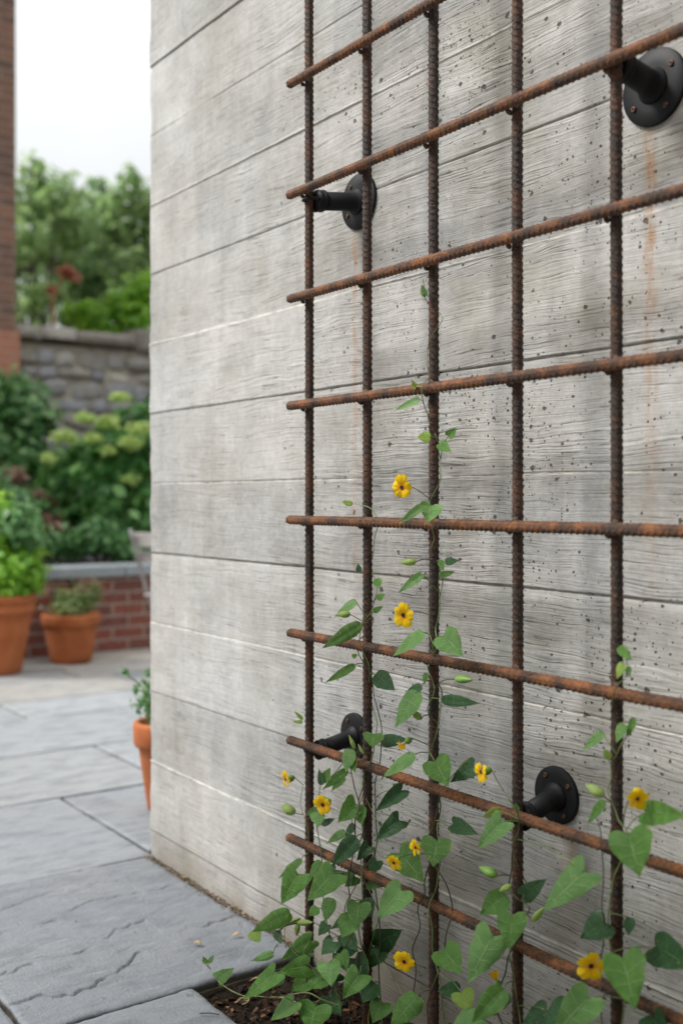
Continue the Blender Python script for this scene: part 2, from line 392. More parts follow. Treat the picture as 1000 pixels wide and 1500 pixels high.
M['stem'] = simple('vine_stem', (.13, .17, .055), .6, 0, .45, 40, .2)
M['stem_dark'] = simple('vine_stem_dark', (.06, .055, .025), .7, 0, .4, 40, .3)
t = NT('yellow_petal'); uvx = t.n('SeparateXYZ', {0: t.n('UVMap').outputs[0]}).outputs
pc = t.mix(t.mr(uvx[1], .15, .6), (.92, .40, .002), (1.0, .68, .008))
M['petal'] = t.finish(pc, .5, t.bump(t.math('SINE', t.math('MULTIPLY', uvx[0], 90)), .35, .0006), transl=.25, tcol=(.9, .5, .01), spec=.25)
M['eye'] = simple('flower_eye', (.018, .005, .008), .7)
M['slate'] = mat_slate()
M['joint'] = simple('sandy_joint', (.10, .085, .06), .95, 0, .5, 40, 1, .004)
M['soil'] = mat_soil()
M['chips'] = mat_isl('bark_chips', [(0, (.008, .006, .004)), (.55, (.028, .016, .010)), (.82, (.075, .036, .018)), (.94, (.22, .10, .045)), (1, (.45, .34, .22))])
M['gravel'] = mat_isl('small_gravel', [(0, (.05, .04, .03)), (.5, (.17, .13, .09)), (.85, (.32, .24, .16)), (1, (.5, .42, .32))])
M['terra'] = mat_terracotta()
M['brick_low'] = mat_brick('red_brick', (.25, .060, .038), (.14, .042, .032), (.40, .33, .28))
M['brick_dark'] = mat_brick('brown_brick', (.30, .14, .09), (.12, .068, .050), (.30, .26, .22))
M['brick_orange'] = mat_brick('orange_brick', (.50, .20, .12), (.42, .15, .085), (.42, .33, .27))
M['cap'] = simple('bluestone_cap', (.30, .325, .34), .6, 0, .15, 8, .3)
M['stone'] = mat_stone(); M['coping'] = mat_coping()
M['mortar'] = simple('old_mortar', (.40, .36, .29), .95, 0, .25, 12, 1, .01)
M['grey_wood'] = simple('grey_metal_paint', (.30, .275, .26), .5, 0, .15, 20, .2)
M['bark'] = simple('tree_bark', (.09, .07, .05), .9, 0, .4, 8, 1, .02)
M['plaster'] = simple('pale_render', (.62, .61, .58), .9, 0, .08, 2, .3)

# ------------------------------------------------------------------ setting: ground, patio
gx, gy = np.meshgrid([-60, -30, -12, -8, -4, -2.2, -1.5, 0, 4, 12], [-14, -5, -1, 0, 1, 3, 8, 20, 45], indexing='ij')
V = np.stack([gx, gy, np.full_like(gx, -.105, dtype=float)], -1).reshape(-1, 3).astype(float)
tag(mobj('ground', V, grid_faces(10, 9)[:, ::-1], M['joint'], smooth=False), kind='structure')

slabs = []   # x0, x1, y0, y1, tone, warm
def slab(x0, x1, y0, y1, tn, wm=0.0, det=False): slabs.append((x0, x1, y0, y1, tn, wm, det))
slab(-2.705, -1.93, -.62, -.022, .25, 0, True)
slab(-2.705, -1.93, -1.5, -.62, .35, 0, False)
slab(-1.93, -1.1, -1.3, -.287, .35, 0, True)
slab(-1.1, -.2, -1.3, -.287, .3, 0)
slab(-.2, .9, -1.3, -.287, .4, 0)
slab(-3.4, -2.705, -1.2, .0, .55, 0, True)
slab(-3.4, -2.745, .0, .85, .5, 0, True)
slab(-4.04, -3.4, -.75, .378, .7, .55)
slab(-4.04, -3.4, .378, 1.3, .8, 0)
slab(-4.685, -4.04, -.45, .90, .8, 0)
slab(-4.685, -4.04, .90, 1.9, .6, .4)
slab(-5.10, -4.685, -.5, .347, .8, 0)
slab(-5.10, -4.685, .347, 1.45, 1.0, .1)
slab(-5.10, -4.685, 1.45, 2.4, .6, .4)
yy = {-5.10: -.9}
for (xa, xb, y0) in ((-5.62, -5.10, -.4), (-6.05, -5.62, -.75), (-6.44, -6.05, -.55)):
    y = y0
    while y < 3.2:
        L = random.uniform(.6, 1.0); slab(xa, xb, y, y+L, random.uniform(.6, 1), random.uniform(.5, 1.0) if random.random() < .75 else .1); y += L
# everything further from the frame: regular courses
for xa, xb in ((-3.4, -2.705), (-4.04, -3.4), (-4.685, -4.04), (-5.1, -4.685), (-5.62, -5.1), (-6.05, -5.62), (-6.44, -6.05)):
    starts = [s[2] for s in slabs if abs(s[0]-xa) < .02]; ends = [s[3] for s in slabs if abs(s[0]-xa) < .02]
    y = min(starts)
    while y > -3: L = random.uniform(.6, 1.1); slab(xa, xb, y-L, y, random.random(), 0); y -= L
    y = max(ends)
    while y < 3.6: L = random.uniform(.6, 1.1); slab(xa, xb if xa < -3.4 else -2.745, y, y+L, random.random(), 0); y += L
for xa, xb in ((-2.705, -1.93), (-1.93, -1.1), (-1.1, -.2), (-.2, .9)):
    y = -1.5 if xa < -2 else -1.3
    while y > -3: slab(xa, xb, y-.8, y, random.random(), 0); y -= .8
SV = []; SF = []; ST = []; off = 0
for (x0, x1, y0, y1, tn, wm, det) in slabs:
    g = .0045 if det else .006
    xa, xb, ya, yb = x0+g, x1-g, y0+g, y1-g
    st = .003 if det else .03
    nx = max(4, int((xb-xa)/st)); ny = max(4, int((yb-ya)/st))
    # border columns: side skirt, arris, top
    def axis(a, b, n): return np.concatenate([[a, a, a+.003], np.linspace(a+.012, b-.012, n), [b-.003, b, b]])
    ax, ay = axis(xa, xb, nx), axis(ya, yb, ny)
    X, Y = np.meshgrid(ax, ay, indexing='ij')
    sd = random.randint(0, 9999)
    if det:
        # cleft surface: stepped layers running obliquely over the flag
        u = X*.97+Y*.20; v = -X*.20+Y*.97
        uw = u+(fbm(u*7, v*5, sd+2, 4)-.5)*.10+(fbm(u*30, v*30, sd+4, 3)-.5)*.012
        f1 = fbm(uw*5.5+sd, v*1.2, sd, 3); lay = f1*8
        stp = np.floor(lay); fr_ = lay-stp
        edge = np.clip(fr_/.05, 0, 1)
        act = np.clip((fbm(u*7+3, v*3, sd+77, 3)-.47)*9, 0, 1)
        Z = (stp+edge)*.0010+np.where(fr_ < .08, -.0016*np.sin(fr_/.08*math.pi), 0)*act
        Z = Z+fbm(u*9, v*4, sd+5, 4)*.006+(fbm(u*45, v*22, sd+6, 4)-.5)*.0016
        if abs(x0+2.705) < .01 and abs(y1+.022) < .01:          # the long open clefts of the near flag
            for pts, dep in (([(-.615, -2.066), (-.538, -2.074), (-.493, -2.03), (-.44, -2.06), (-.386, -2.078), (-.31, -2.147), (-.26, -2.15), (-.189, -2.195), (-.10, -2.19), (-.03, -2.207)], 1),
                             ([(-.60, -2.40), (-.518, -2.405), (-.418, -2.415), (-.385, -2.406), (-.372, -2.447), (-.322, -2.463), (-.261, -2.484), (-.15, -2.47), (-.054, -2.462)], .7),
                             ([(-.60, -2.20), (-.50, -2.23), (-.40, -2.21), (-.30, -2.28), (-.22, -2.29)], .7), ([(-.61, -2.54), (-.45, -2.56), (-.33, -2.60), (-.15, -2.58)], .5)):
                ys = np.array([q[0] for q in pts]); xs_ = np.array([q[1] for q in pts])
                fx = np.interp(Y, ys, xs_)+(fbm(Y*40, Y*0+len(pts), 61, 4)-.5)*.028
                on = np.clip((fbm(Y*11, Y*0+dep*9, 65, 2)-.30)*8, 0, 1)*dep*((Y > ys[0]) & (Y < ys[-1]))
                dd = X-fx
                Z = Z-on*(.0070*np.exp(-(dd/.0024)**2)+.0022*np.clip(dd/.004, 0, 1)*np.exp(-np.clip(dd, 0, 1)/.10))
        Z = Z-Z.mean()
    else: Z = fbm(X*6, Y*6, sd, 3)*.004-.002
    wob = (fbm(X*18, Y*18, sd+3, 3)-.5)*.006+(fbm(X*70, Y*70, sd+4, 3)-.5)*.004
    nX, nY = X.shape
    inner = np.zeros_like(X); inner[3:-3, 3:-3] = 1
    Zt = Z.copy()
    Zt[2, :] -= .0012; Zt[-3, :] -= .0012; Zt[:, 2] -= .0012; Zt[:, -3] -= .0012
    Zt[1, :] = -.005; Zt[-2, :] = -.005; Zt[:, 1] = -.005; Zt[:, -2] = -.005
    Zt[0, :] = -.045; Zt[-1, :] = -.045; Zt[:, 0] = -.045; Zt[:, -1] = -.045
    X2 = X.copy(); Y2 = Y.copy()
    for k in (0, 1, 2): X2[k, :] += wob[2, :]; X2[-1-k, :] += wob[-3, :]; Y2[:, k] += wob[:, 2]; Y2[:, -1-k] += wob[:, -3]
    SV.append(np.stack([X2, Y2, Zt], -1).reshape(-1, 3)); SF.append(grid_faces(nX, nY)+off); off += X.size
    ST.append(np.tile([tn, wm, random.random(), 1.0], (X.size, 1)))
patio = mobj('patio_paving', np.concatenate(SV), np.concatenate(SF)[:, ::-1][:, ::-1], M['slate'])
at = patio.data.color_attributes.new('tone', 'FLOAT_COLOR', 'POINT'); at.data.foreach_set('color', np.concatenate(ST).astype(np.float32).ravel())
tag(patio, kind='structure')
# bedding sand just under the flags, showing in the joints
tb = MB()
for (x0, x1, y0, y1) in ((-6.45, -2.745, -4, 3.8), (-2.745, -1.93, -4, -.005), (-1.93, 1, -4, -.287)):
    tb.box(((x0+x1)/2, (y0+y1)/2, -.0575), (x1-x0, y1-y0, .08))
tag(tb.build('bedding_sand', M['joint'], smooth=False), kind='structure')

# ------------------------------------------------------------------ concrete wall
XL = -2.736
def wall():
    jt = {0: 'groove', 1: 'fin', 2: 'thin', 3: 'thin', 4: 'rough', 5: 'thin', 6: 'groove', 7: 'fin', 8: 'groove', 9: 'fin', 10: 'thin', 11: 'deep', 12: 'groove', 13: 'thin', 14: 'groove'}
    prot = {-1: 0, 0: .0015, 1: 0.0, 2: .0008, 3: .0, 4: .0012, 5: .001, 6: .0028, 7: .001, 8: .0006, 9: .002, 10: .001, 11: .0036, 12: .001, 13: .002, 14: .0, 15: .001}
    cols = [(XL, .30, -1, 0), (XL, .2, -1, 0), (XL, .1, -1, 0), (XL, .03, -1, 0), (XL, .006, -1, 0), (XL+.0012, .0022, -.8, -.4), (XL+.003, .0006, -.5, -.8)]
    xs = np.concatenate([np.linspace(XL+.006, -.6, 560), np.linspace(-.55, .6, 60)])
    cols += [(x, 0, 0, -1) for x in xs]
    cols = np.array(cols); nc = len(cols); s = cols[:, 0]-cols[:, 1]
    rows = [(-.12, 0, 0, 0)]
    top = 2.95
    zj = [JZ0+JD*k for k in range(15)]
    prev = -.12; V = []
    # rows: list of (z nominal, board id, profile offset, wobble weight)
    R = [(-.12, -1, 0, 0), (-.03, -1, 0, 0), (.02, -1, 0, 0)]
    for k, z in enumerate(zj):
        ty = jt[k]
        R += [(z-.02, k-1, 0, .2), (z-.0052, k-1, 0, .8)]
        if ty == 'fin': R += [(z-.0022, k-1, 0, 1), (z-.0010, 9, .0020, 1), (z+.0006, 9, .0022, 1), (z+.0018, k, 0, 1)]
        elif ty == 'thin': R += [(z-.0016, k-1, 0, 1), (z-.0004, 9, -.0022, 1), (z+.0004, 9, -.0022, 1), (z+.0014, k, 0, 1)]
        elif ty == 'groove': R += [(z-.0022, k-1, 0, 1), (z-.001, 9, -.0040, 1), (z+.0008, 9, -.0040, 1), (z+.0018, k, 0, 1)]
        elif ty == 'deep': R += [(z-.0030, k-1, 0, 1), (z-.0014, 9, -.0065, 1), (z+.0012, 9, -.0065, 1), (z+.0022, k, .0006, 1)]
        else: R += [(z-.0036, k-1, -.0004, 1.8), (z-.0014, 9, -.0055, 2), (z+.0012, 9, -.0055, 1.6), (z+.0024, k, .0004, 1.6)]
        R += [(z+.0050, k, 0, .8)]
        for f_ in (.12, .3, .5, .7, .88): 
            if k < 14: R += [(z+JD*f_, k, 0, .1)]
    R += [(top, 14, 0, 0)]
    for i, (z, b, o, w) in enumerate(R):
        key = (z-JZ0)/JD
        k = int(round(key))
        wob = (fbm(s*5, np.full(nc, k*3.3), 5, 4)-.5)*.0035*min(w, 1.) + (fbm(s*60, np.full(nc, k*3.3), 8, 3)-.5)*.0009*min(w, 1) + (fbm(s*90, np.full(nc, k*3.3+i*.7), 8, 3)-.5)*.0012*w*(w > 1.2)
        if b == 9:  # in the joint: depth varies along its length
            lo, hi = prot.get(k-1, 0), prot.get(k, 0)
            vary = np.clip(.35+1.5*(fbm(s*3.2, np.full(nc, k*9.1), 77, 3)-.25), 0.15, 1.25) if o < 0 else np.clip(3.2*(fbm(s*2.6, np.full(nc, k*9.1), 77, 3)-.3), 0.1, 1.3)
            if jt[k] == 'rough': vary = vary*(.5+fbm(s*45, np.full(nc, 2.), 3, 3))
            d = (lo+hi)/2+o*vary
        else: d = np.full(nc, prot.get(b, 0)+o)
        d = d+(fbm(s*2.5, np.full(nc, z*4), 41, 3)-.5)*.002
        chip = np.exp(-((s-(XL-.002))/.012)**2)*(-.004)*np.clip((fbm(np.full(nc, z*22), s*0, 91, 3)-.45)*5, 0, 1)
        d = d+chip
        V.append(np.stack([cols[:, 0]+cols[:, 2]*d, cols[:, 1]+cols[:, 3]*d, z+wob], -1))
    V = np.concatenate(V); n = len(R)
    Fc = grid_faces(n, nc)
    # back and top so that it is a solid
    base = len(V)
    ext = np.array([[XL, .30, -.12], [.6, .30, -.12], [.6, .30, top], [XL, .30, top], [.6, 0, -.12], [.6, 0, top]])
    V = np.concatenate([V, ext])
    o = mobj('concrete_wall', V, np.concatenate([Fc, np.array([[base, base+1, base+2, base+3], [base+4, base+5, base+2, base+1], [base+3, base+2, base+5, (n-1)*nc+7]])]), M['concrete'])
    tag(o, 'tall grey board-marked concrete wall behind the rusty bar trellis', 'wall')
wall()

# ------------------------------------------------------------------ rebar trellis
def rebar_mesh(L, r=.0082, rib=.0016, p=.0112, seg=24, dz=.0011, seed=1):
    n = int(L/dz)+1; z = np.linspace(0, L, n); th = np.arange(seg)*2*math.pi/seg
    Z, T = np.meshgrid(z, th, indexing='ij')
    half = (T % math.pi)/math.pi                                # 0..1 over each half
    ph = Z/p+half*1.45
    x = (ph % 1.0)-.5
    ribs = np.exp(-(x/.115)**2)*np.clip(np.sin(half*math.pi)*1.9-.42, 0, 1)
    lon = np.exp(-((np.minimum(half, 1-half))/.06)**2)
    R = r+rib*np.maximum(ribs, lon*.75)+(fbm(Z*420, T*4.2, seed, 3)-.5)*.0010+(fbm(Z*60, T*1.2, seed+5, 2)-.5)*.0005
    bend = (fbm(Z*1.3, Z*0+seed, seed, 2)-.5)*.003; bend2 = (fbm(Z*1.7, Z*0+seed+4, seed+9, 2)-.5)*.003
    V = np.stack([R*np.cos(T)+bend, R*np.sin(T)+bend2, Z], -1).reshape(-1, 3)
    Fc = grid_faces(n, seg, True)
    # saw-cut ends
    V = np.concatenate([V, [[0, 0, 0.0]], [[0, 0, L]]]); b = n*seg
    caps = [[b, (k+1) % seg, k, k] for k in range(seg)]+[[b+1, (n-1)*seg+k, (n-1)*seg+(k+1) % seg, (n-1)*seg+(k+1) % seg] for k in range(seg)]
    return V, Fc, caps
def rebar_obj(name, L, mat, parent, seed):
    V, Fc, caps = rebar_mesh(L, seed=seed)
    m = bpy.data.meshes.new(name)
    nf = len(Fc); tri = np.array([c[:3] for c in caps])
    m.vertices.add(len(V)); m.vertices.foreach_set('co', V.astype(np.float32).ravel())
    li = np.concatenate([Fc.ravel(), tri.ravel()]); m.loops.add(len(li)); m.loops.foreach_set('vertex_index', li.astype(np.int32))
    m.polygons.add(nf+len(tri))
    m.polygons.foreach_set('loop_start', np.concatenate([np.arange(nf)*4, nf*4+np.arange(len(tri))*3]).astype(np.int32))
    m.polygons.foreach_set('loop_total', np.concatenate([np.full(nf, 4), np.full(len(tri), 3)]).astype(np.int32))
    m.update(calc_edges=True); m.validate(); m.polygons.foreach_set('use_smooth', [True]*nf+[False]*len(tri))
    m.materials.append(mat)
    o = bpy.data.objects.new(name, m); COL.objects.link(o); o.parent = parent; return o
TY, HY = -.096, -.1165
tre = empty('rebar_trellis', (-1.42, TY, -.05))
tag(tre, 'rusty ribbed steel bar grid standing off the concrete wall', 'trellis')
BX = [-1.803, -1.610, -1.421, -1.220, -1.024, -.83]
BZ = [2.02, 1.802, 1.579, 1.370, 1.155, .926, .699, .483, .287]
vb = rebar_obj('upright_bar', 2.42, M['rust_v'], tre, 3)
for i, x in enumerate(BX):
    o = vb if i == 0 else dup(vb, tre)
    o.location = (x+1.42, 0, -.05-.004*i); o.rotation_euler = (0, 0, math.radians(150+7*i))
hb = rebar_obj('cross_bar', 1.14, M['rust_h'], tre, 5)
for i, z in enumerate(BZ):
    o = hb if i == 0 else dup(hb, tre)
    o.location = (-1.843+1.42-.0015*(i % 3), HY-TY, z+.05)
    o.rotation_euler = (math.radians(20+31*i), math.radians(90), 0)
    o.rotation_mode = 'XYZ'
    o.matrix_basis = Matrix.Translation(o.location) @ Matrix.Rotation(math.radians(90), 4, 'Y') @ Matrix.Rotation(math.radians(58+7*((i*7) % 5)), 4, 'Z')
wb = MB()
prof = [(math.sin(a)*.0042*(1+.2*math.sin(a*7)), -math.cos(a)*.0065) for a in [math.pi*k/7 for k in range(8)]]
wb.lathe([(max(r, .0003), h) for r, h in prof], 10)
wbo = None
for x in BX:
    for z in BZ:
        for sx, sz in ((1, 1), (-1, -1)):
            if wbo is None: wbo = wb.build('weld_bead', M['rust_v'], tre); o = wbo
            else: o = dup(wbo, tre)
            o.location = (x+1.42+sx*.0085+random.uniform(-.001, .001), (HY-TY)*.5, z+.05+sz*.0085)
            o.rotation_euler = (0, math.radians(45 if sx*sz < 0 else -45)+random.uniform(-.3, .3), random.uniform(-.3, .3)); o.scale = (1, 1.1, random.uniform(.8, 1.3))

# ------------------------------------------------------------------ brackets
def bracket(x, z, ex, ez, fr, pr, label):
    e = empty('wall_bracket', (x, 0, z)); tag(e, label, 'bracket', 'black standoff brackets between trellis and wall')
    Mx = Matrix.Rotation(math.radians(90), 4, 'X')              # local Z -> world -Y
    m = MB(); t_ = .0075
    m.lathe([(fr-.001, -.002), (fr, .0), (fr, t_-.0012), (fr-.0012, t_), (pr*1.7, t_+.0004), (pr*1.4, t_+.0006)], 64, Mx); m.build('flange', M['black'], e)
    dx, dz = ex-x, ez-z; L = .086
    Sh = Matrix(((1, -dx/L, 0, 0), (0, 1, 0, 0), (0, -dz/L, 1, 0), (0, 0, 0, 1)))
    m = MB(); m.lathe([(pr*1.38, t_), (pr*1.3, t_+.003), (pr*1.10, t_+.0065), (pr, t_+.010), (pr*.98, .03), (pr*.97, L-.012)], 40, Sh @ Mx); m.build('standoff_tube', M['black'], e)
    m = MB(); a = L-.015
    m.lathe([(pr*.97, a), (pr*1.16, a+.0015), (pr*1.18, a+.004), (pr*1.05, a+.006), (pr*1.05, a+.009), (pr*1.17, a+.011), (pr*1.15, a+.0145), (pr*.6, a+.017), (pr*.3, a+.0172)], 40, Sh @ Mx); m.build('end_collar', M['black'], e)
    sc = None
    for k in range(4):
        an = math.radians(35+90*k); rr = (fr+pr*1.35)/2
        if sc is None:
            m = MB(); m.lathe([(.0046, 0), (.0046, .0012), (.0036, .0026), (.0019, .0029), (.0017, .0012)], 14, Mx); sc = m.build('screw', M['screw'], e); o = sc
        else: o = dup(sc, e)
        o.location = (rr*math.cos(an), -t_-.0002, rr*math.sin(an))
    # strap that holds the bar
    m = MB(); m.tube([(dx-.016+(.001), -.078, dz), (dx-.016, -.094, dz), (dx-.011, -.108, dz), (dx, -.1125, dz), (dx+.011, -.108, dz), (dx+.016, -.094, dz), (dx+.016, -.078, dz)], .0032, 8)
    m.build('bar_strap', M['black'], e)
bracket(-1.762, 1.565, -1.797, 1.561, .056, .0190, 'upper black round bracket near the left end of the trellis')
bracket(-1.033, 1.570, -1.030, 1.585, .056, .0195, 'upper black round bracket cut off by the right edge, above a rust run')
bracket(-1.226, .492, -1.221, .470, .046, .0175, 'lower black round bracket with visible screws beside the fourth upright bar')
bracket(-1.776, .489, -1.790, .468, .046, .0165, 'lower black round bracket above the yellow flowers at the trellis left end')

# ------------------------------------------------------------------ planting bed
bx = np.linspace(-1.935, 1.0, 300); by = np.linspace(-.292, .01, 60)
X, Y = np.meshgrid(bx, by, indexing='ij')
Z = -.045+fbm(X*14, Y*14, 3, 5)*.030
V = np.stack([X, Y, Z], -1).reshape(-1, 3)
tag(mobj('soil_bed', V, grid_faces(300, 60)[:, ::-1][:, ::-1], M['soil']), kind='structure')
m = MB()
for k in range(2600):
    x = -1.92+random.random()**1.2*1.5; y = random.uniform(-.28, -.004)
    s = random.choice([.004, .006, .008, .012, .017])*random.uniform(.6, 1.2)
    R = Matrix.Rotation(random.uniform(0, 6.28), 3, 'Z') @ Matrix.Rotation(random.gauss(0, .5), 3, 'X') @ Matrix.Rotation(random.gauss(0, .4), 3, 'Y')
    zz = float(-.045+fbm(np.array([x*14]), np.array([y*14]), 3, 5)[0]*.030)
    m.box((x, y, zz+.002+random.random()*.004), (s, s*random.uniform(.25, .6), s*random.uniform(.12, .3)), R, j=s*.08)
tag(m.build('bark_mulch', M['chips'], smooth=False), 'brown bark mulch and crumbs scattered over the dark soil bed', 'mulch', kind='stuff')
m = MB()
def pebble(m, x, y, z, s):
    R = Matrix.Rotation(random.uniform(0, 6.28), 3, 'Z') @ Matrix.Rotation(random.gauss(0, .5), 3, 'X')
    m.box((x, y, z), (s, s*random.uniform(.5, .9), s*random.uniform(.4, .7)), R, j=s*.12, bev=s*.22)
for k in range(1500):
    x = random.uniform(-2.74, -1.93); y = -.004-abs(random.gauss(0, .010))
    pebble(m, x, y, -.014+random.random()*.010, random.uniform(.002, .006))
for k in range(240):
    x = random.uniform(-2.72, -1.95); pebble(m, x, -.02-abs(random.gauss(0, .014)), .0035, random.uniform(.0012, .0035))
for k in range(260):
    x = random.uniform(-2.68, -1.96); y = random.uniform(-.6, -.03); pebble(m, x, y, .004, random.uniform(.0008, .0026))
tag(m.build('base_gravel', M['gravel'], smooth=False), 'fine tan gravel and grit along the foot of the concrete wall', 'gravel', kind='stuff')
# dry bits lying on the near flags
def litter(px, py, L, name, label, col, curl=.3, rot=0):
    p = P(px, py, Z=.004); m = MB(); n = 7; V = []
    for i in range(n):
        t_ = i/(n-1); w = L*.28*math.sin(math.pi*min(max(t_, .06), .94))
        for s_ in (-1, 0, 1): V.append((L*(t_-.5), s_*w, .0015+abs(s_)*w*curl+.003*math.sin(t_*3)))
    m.add(V, [(i*3+k, (i+1)*3+k, (i+1)*3+k+1, i*3+k+1) for i in range(n-1) for k in (0, 1)])
    o = m.build(name, col, loc=p); o.rotation_euler = (0, 0, rot); md = o.modifiers.new('t', 'SOLIDIFY'); md.thickness = .0006
    tag(o, label, 'dead leaf')
M['dry'] = simple('dry_leaf', (.42, .30, .17), .85, 0, .3, 60, .5)
litter(289, 1384, .022, 'dry_leaf', 'small tan dry leaf on the slate flag, farthest left of two', M['dry'], .4, .5)
litter(347, 1372, .022, 'dry_leaf', 'small pale dry leaf on the slate flag, close to the wall', M['dry'], .5, 1.1)
tw = MB(); a, b = P(292, 1485, Z=.006), P(321, 1487, Z=.006); tw.tube(spline([a, (a+b)/2+Vector((0, .002, .001)), b], 4), .0011, 6)
tag(tw.build('twig', M['stem_dark']), 'thin dark twig lying on the flag left of the soil bed', 'twig')

for (px, py), pts, lab in (((365, 1438), [(0, 0, 0), (.01, .012, .008), (.03, .018, .010), (.042, .010, .004)], 'pale curled dead tendril at the back corner of the soil bed'),
                           ((345, 1470), [(0, 0, 0), (.0, .015, .006), (.012, .022, .008), (.022, .014, .006), (.018, .004, .003)], 'pale hooked dead tendril lying on the bark near the front flag'),
                           ((395, 1462), [(0, 0, 0), (.03, .02, .005), (.07, .03, .004), (.10, .055, .006)], 'long straw-coloured dead stalk lying across the bark')):
    p_ = P(px, py, Z=-.022); m = MB(); m.tube(spline(pts, 6), .0016, 6, .0009); tag(m.build('dead_tendril', M['dry'], loc=p_), lab, 'dead stalk')

# ------------------------------------------------------------------ vines
HEART = [(0, 0), (-.06, .08), (-.13, .20), (-.155, .33), (-.11, .44), (-.01, .50), (.10, .51), (.22, .49), (.34, .45), (.46, .39), (.58, .315), (.69, .23), (.80, .145), (.89, .07), (.96, .022), (1, 0)]
ARROW = [(0, 0), (-.05, .10), (-.13, .24), (-.17, .38), (-.12, .48), (-.02, .50), (.08, .47), (.20, .445), (.32, .415), (.44, .365), (.56, .30), (.68, .22), (.79, .14), (.89, .065), (.95, .022), (1, 0)]
LANCE = [(0, 0), (-.02, .14), (0.0, .28), (.05, .38), (.12, .45), (.20, .49), (.30, .50), (.40, .48), (.50, .43), (.60, .36), (.70, .28), (.79, .19), (.87, .11), (.93, .05), (.97, .018), (1, 0)]
SHAPES = {'h': HEART, 'a': ARROW, 'l': LANCE}
LM = {'m': 'leaf', 'l': 'leaf_light', 'd': 'leaf_dark', 'y': 'leaf_lime'}
def leaf(parent, tip, base, w, shape, tone, Y=-.145, tilt=None, fold=None):
    """a leaf blade between two spots on a plane in front of the wall; real curved surface"""
    sh = SHAPES[shape]; n = len(sh); K = 5
    tx, ty = tip; bx_, by_ = base
    d = depth((tx+bx_)/2, Y); m_ = d/F
    Lpx = math.hypot(tx-bx_, ty-by_); Lm = Lpx*m_; wm = w*m_
    ax, ay = (tx-bx_)/Lpx, (ty-by_)/Lpx; cx, cy = -ay, ax
    tilt = random.uniform(.15, 1.0) if tilt is None else tilt
    fold = random.uniform(.10, .38) if fold is None else fold
    roll = random.uniform(-.35, .35); curl = random.uniform(-.2, .9); ph = random.uniform(0, 6)
    V = []; UV = []; Fc = []
    mid = [max(0.0, i/(n-1)) for i in range(n)]
    ids = {}
    for side in (-1, 1):
        for i, (s, hw) in enumerate(sh):
            ms = mid[i]
            for k in range(K+1):
                if k == 0 and side == 1: ids[(side, i, 0)] = ids[(-1, i, 0)]; continue
                q = k/K
                ss = ms+(s-ms)*q; ww = side*hw*q
                jag = (1+(.035*math.sin(i*4.3+ph+side)+.025*math.sin(i*9.1+ph))*q**4) if 0 < i < n-1 else 1
                px = bx_+ax*ss*Lpx+cx*ww*w*jag; py = by_+ay*ss*Lpx+cy*ww*w*jag
                dy = -tilt*Lm*ss+.35*Lm*ss*ss*tilt - fold*abs(ww)*wm*1.1 + roll*ww*wm + .035*wm*math.sin(ss*9+ph+side)*q*q + .02*wm*math.sin(ss*23+ph*2+side)*q*q + curl*wm*(ww*ww)
                p = P(px, py, Y=Y+dy); ids[(side, i, k)] = len(V); V.append(p); UV.append((side*q, ms))
        for i in range(n-1):
            for k in range(K):
                f = [ids[(side, i, k)], ids[(side, i+1, k)], ids[(side, i+1, k+1)], ids[(side, i, k+1)]]
                if side == -1: f = f[::-1]
                Fc.append(f)
    c = P(bx_, by_, Y=Y)
    m = bpy.data.meshes.new('leaf'); pl = parent.location
    m.from_pydata([tuple(v-c) for v in V], [], Fc); m.validate()
    uvl = m.uv_layers.new(name='UVMap')
    for lp in m.loops: uvl.data[lp.index].uv = UV[lp.vertex_index]
    m.polygons.foreach_set('use_smooth', [True]*len(m.polygons)); m.materials.append(M[LM[tone]])
    o = bpy.data.objects.new('leaf', m); COL.objects.link(o); o.parent = parent; o.location = c-pl
    return c
def bud(parent, tip, base, w, Y=-.145, mat='leaf_lime', tipmat=None):
    a, b = P(*base, Y=Y), P(*tip, Y=Y-.006); L = (b-a).length; r = w*depth(tip[0], Y)/F/2
    z = (b-a).normalized(); M4 = z.to_track_quat('Z', 'Y').to_matrix().to_4x4()
    m = MB(); n = 11
    m.lathe([(max(.0005, r*math.sin(math.pi*(k/(n-1))**.8)**.75*(1-.25*k/(n-1))), L*k/(n-1)) for k in range(n)], 14, M4)
    V = []
    for i, v in enumerate(m.v):     # two pressed bracts: ridge along the sides
        p = Vector(v); loc = M4.inverted() @ p; an = math.atan2(loc.y, loc.x); f = 1+.16*abs(math.cos(an))**6-.06*abs(math.sin(an*3))
        V.append(tuple(M4 @ Vector((loc.x*f, loc.y*f*.9, loc.z))))
    m.v = V
    o = m.build('bud', M[mat], parent, loc=a-parent.location)
    return a
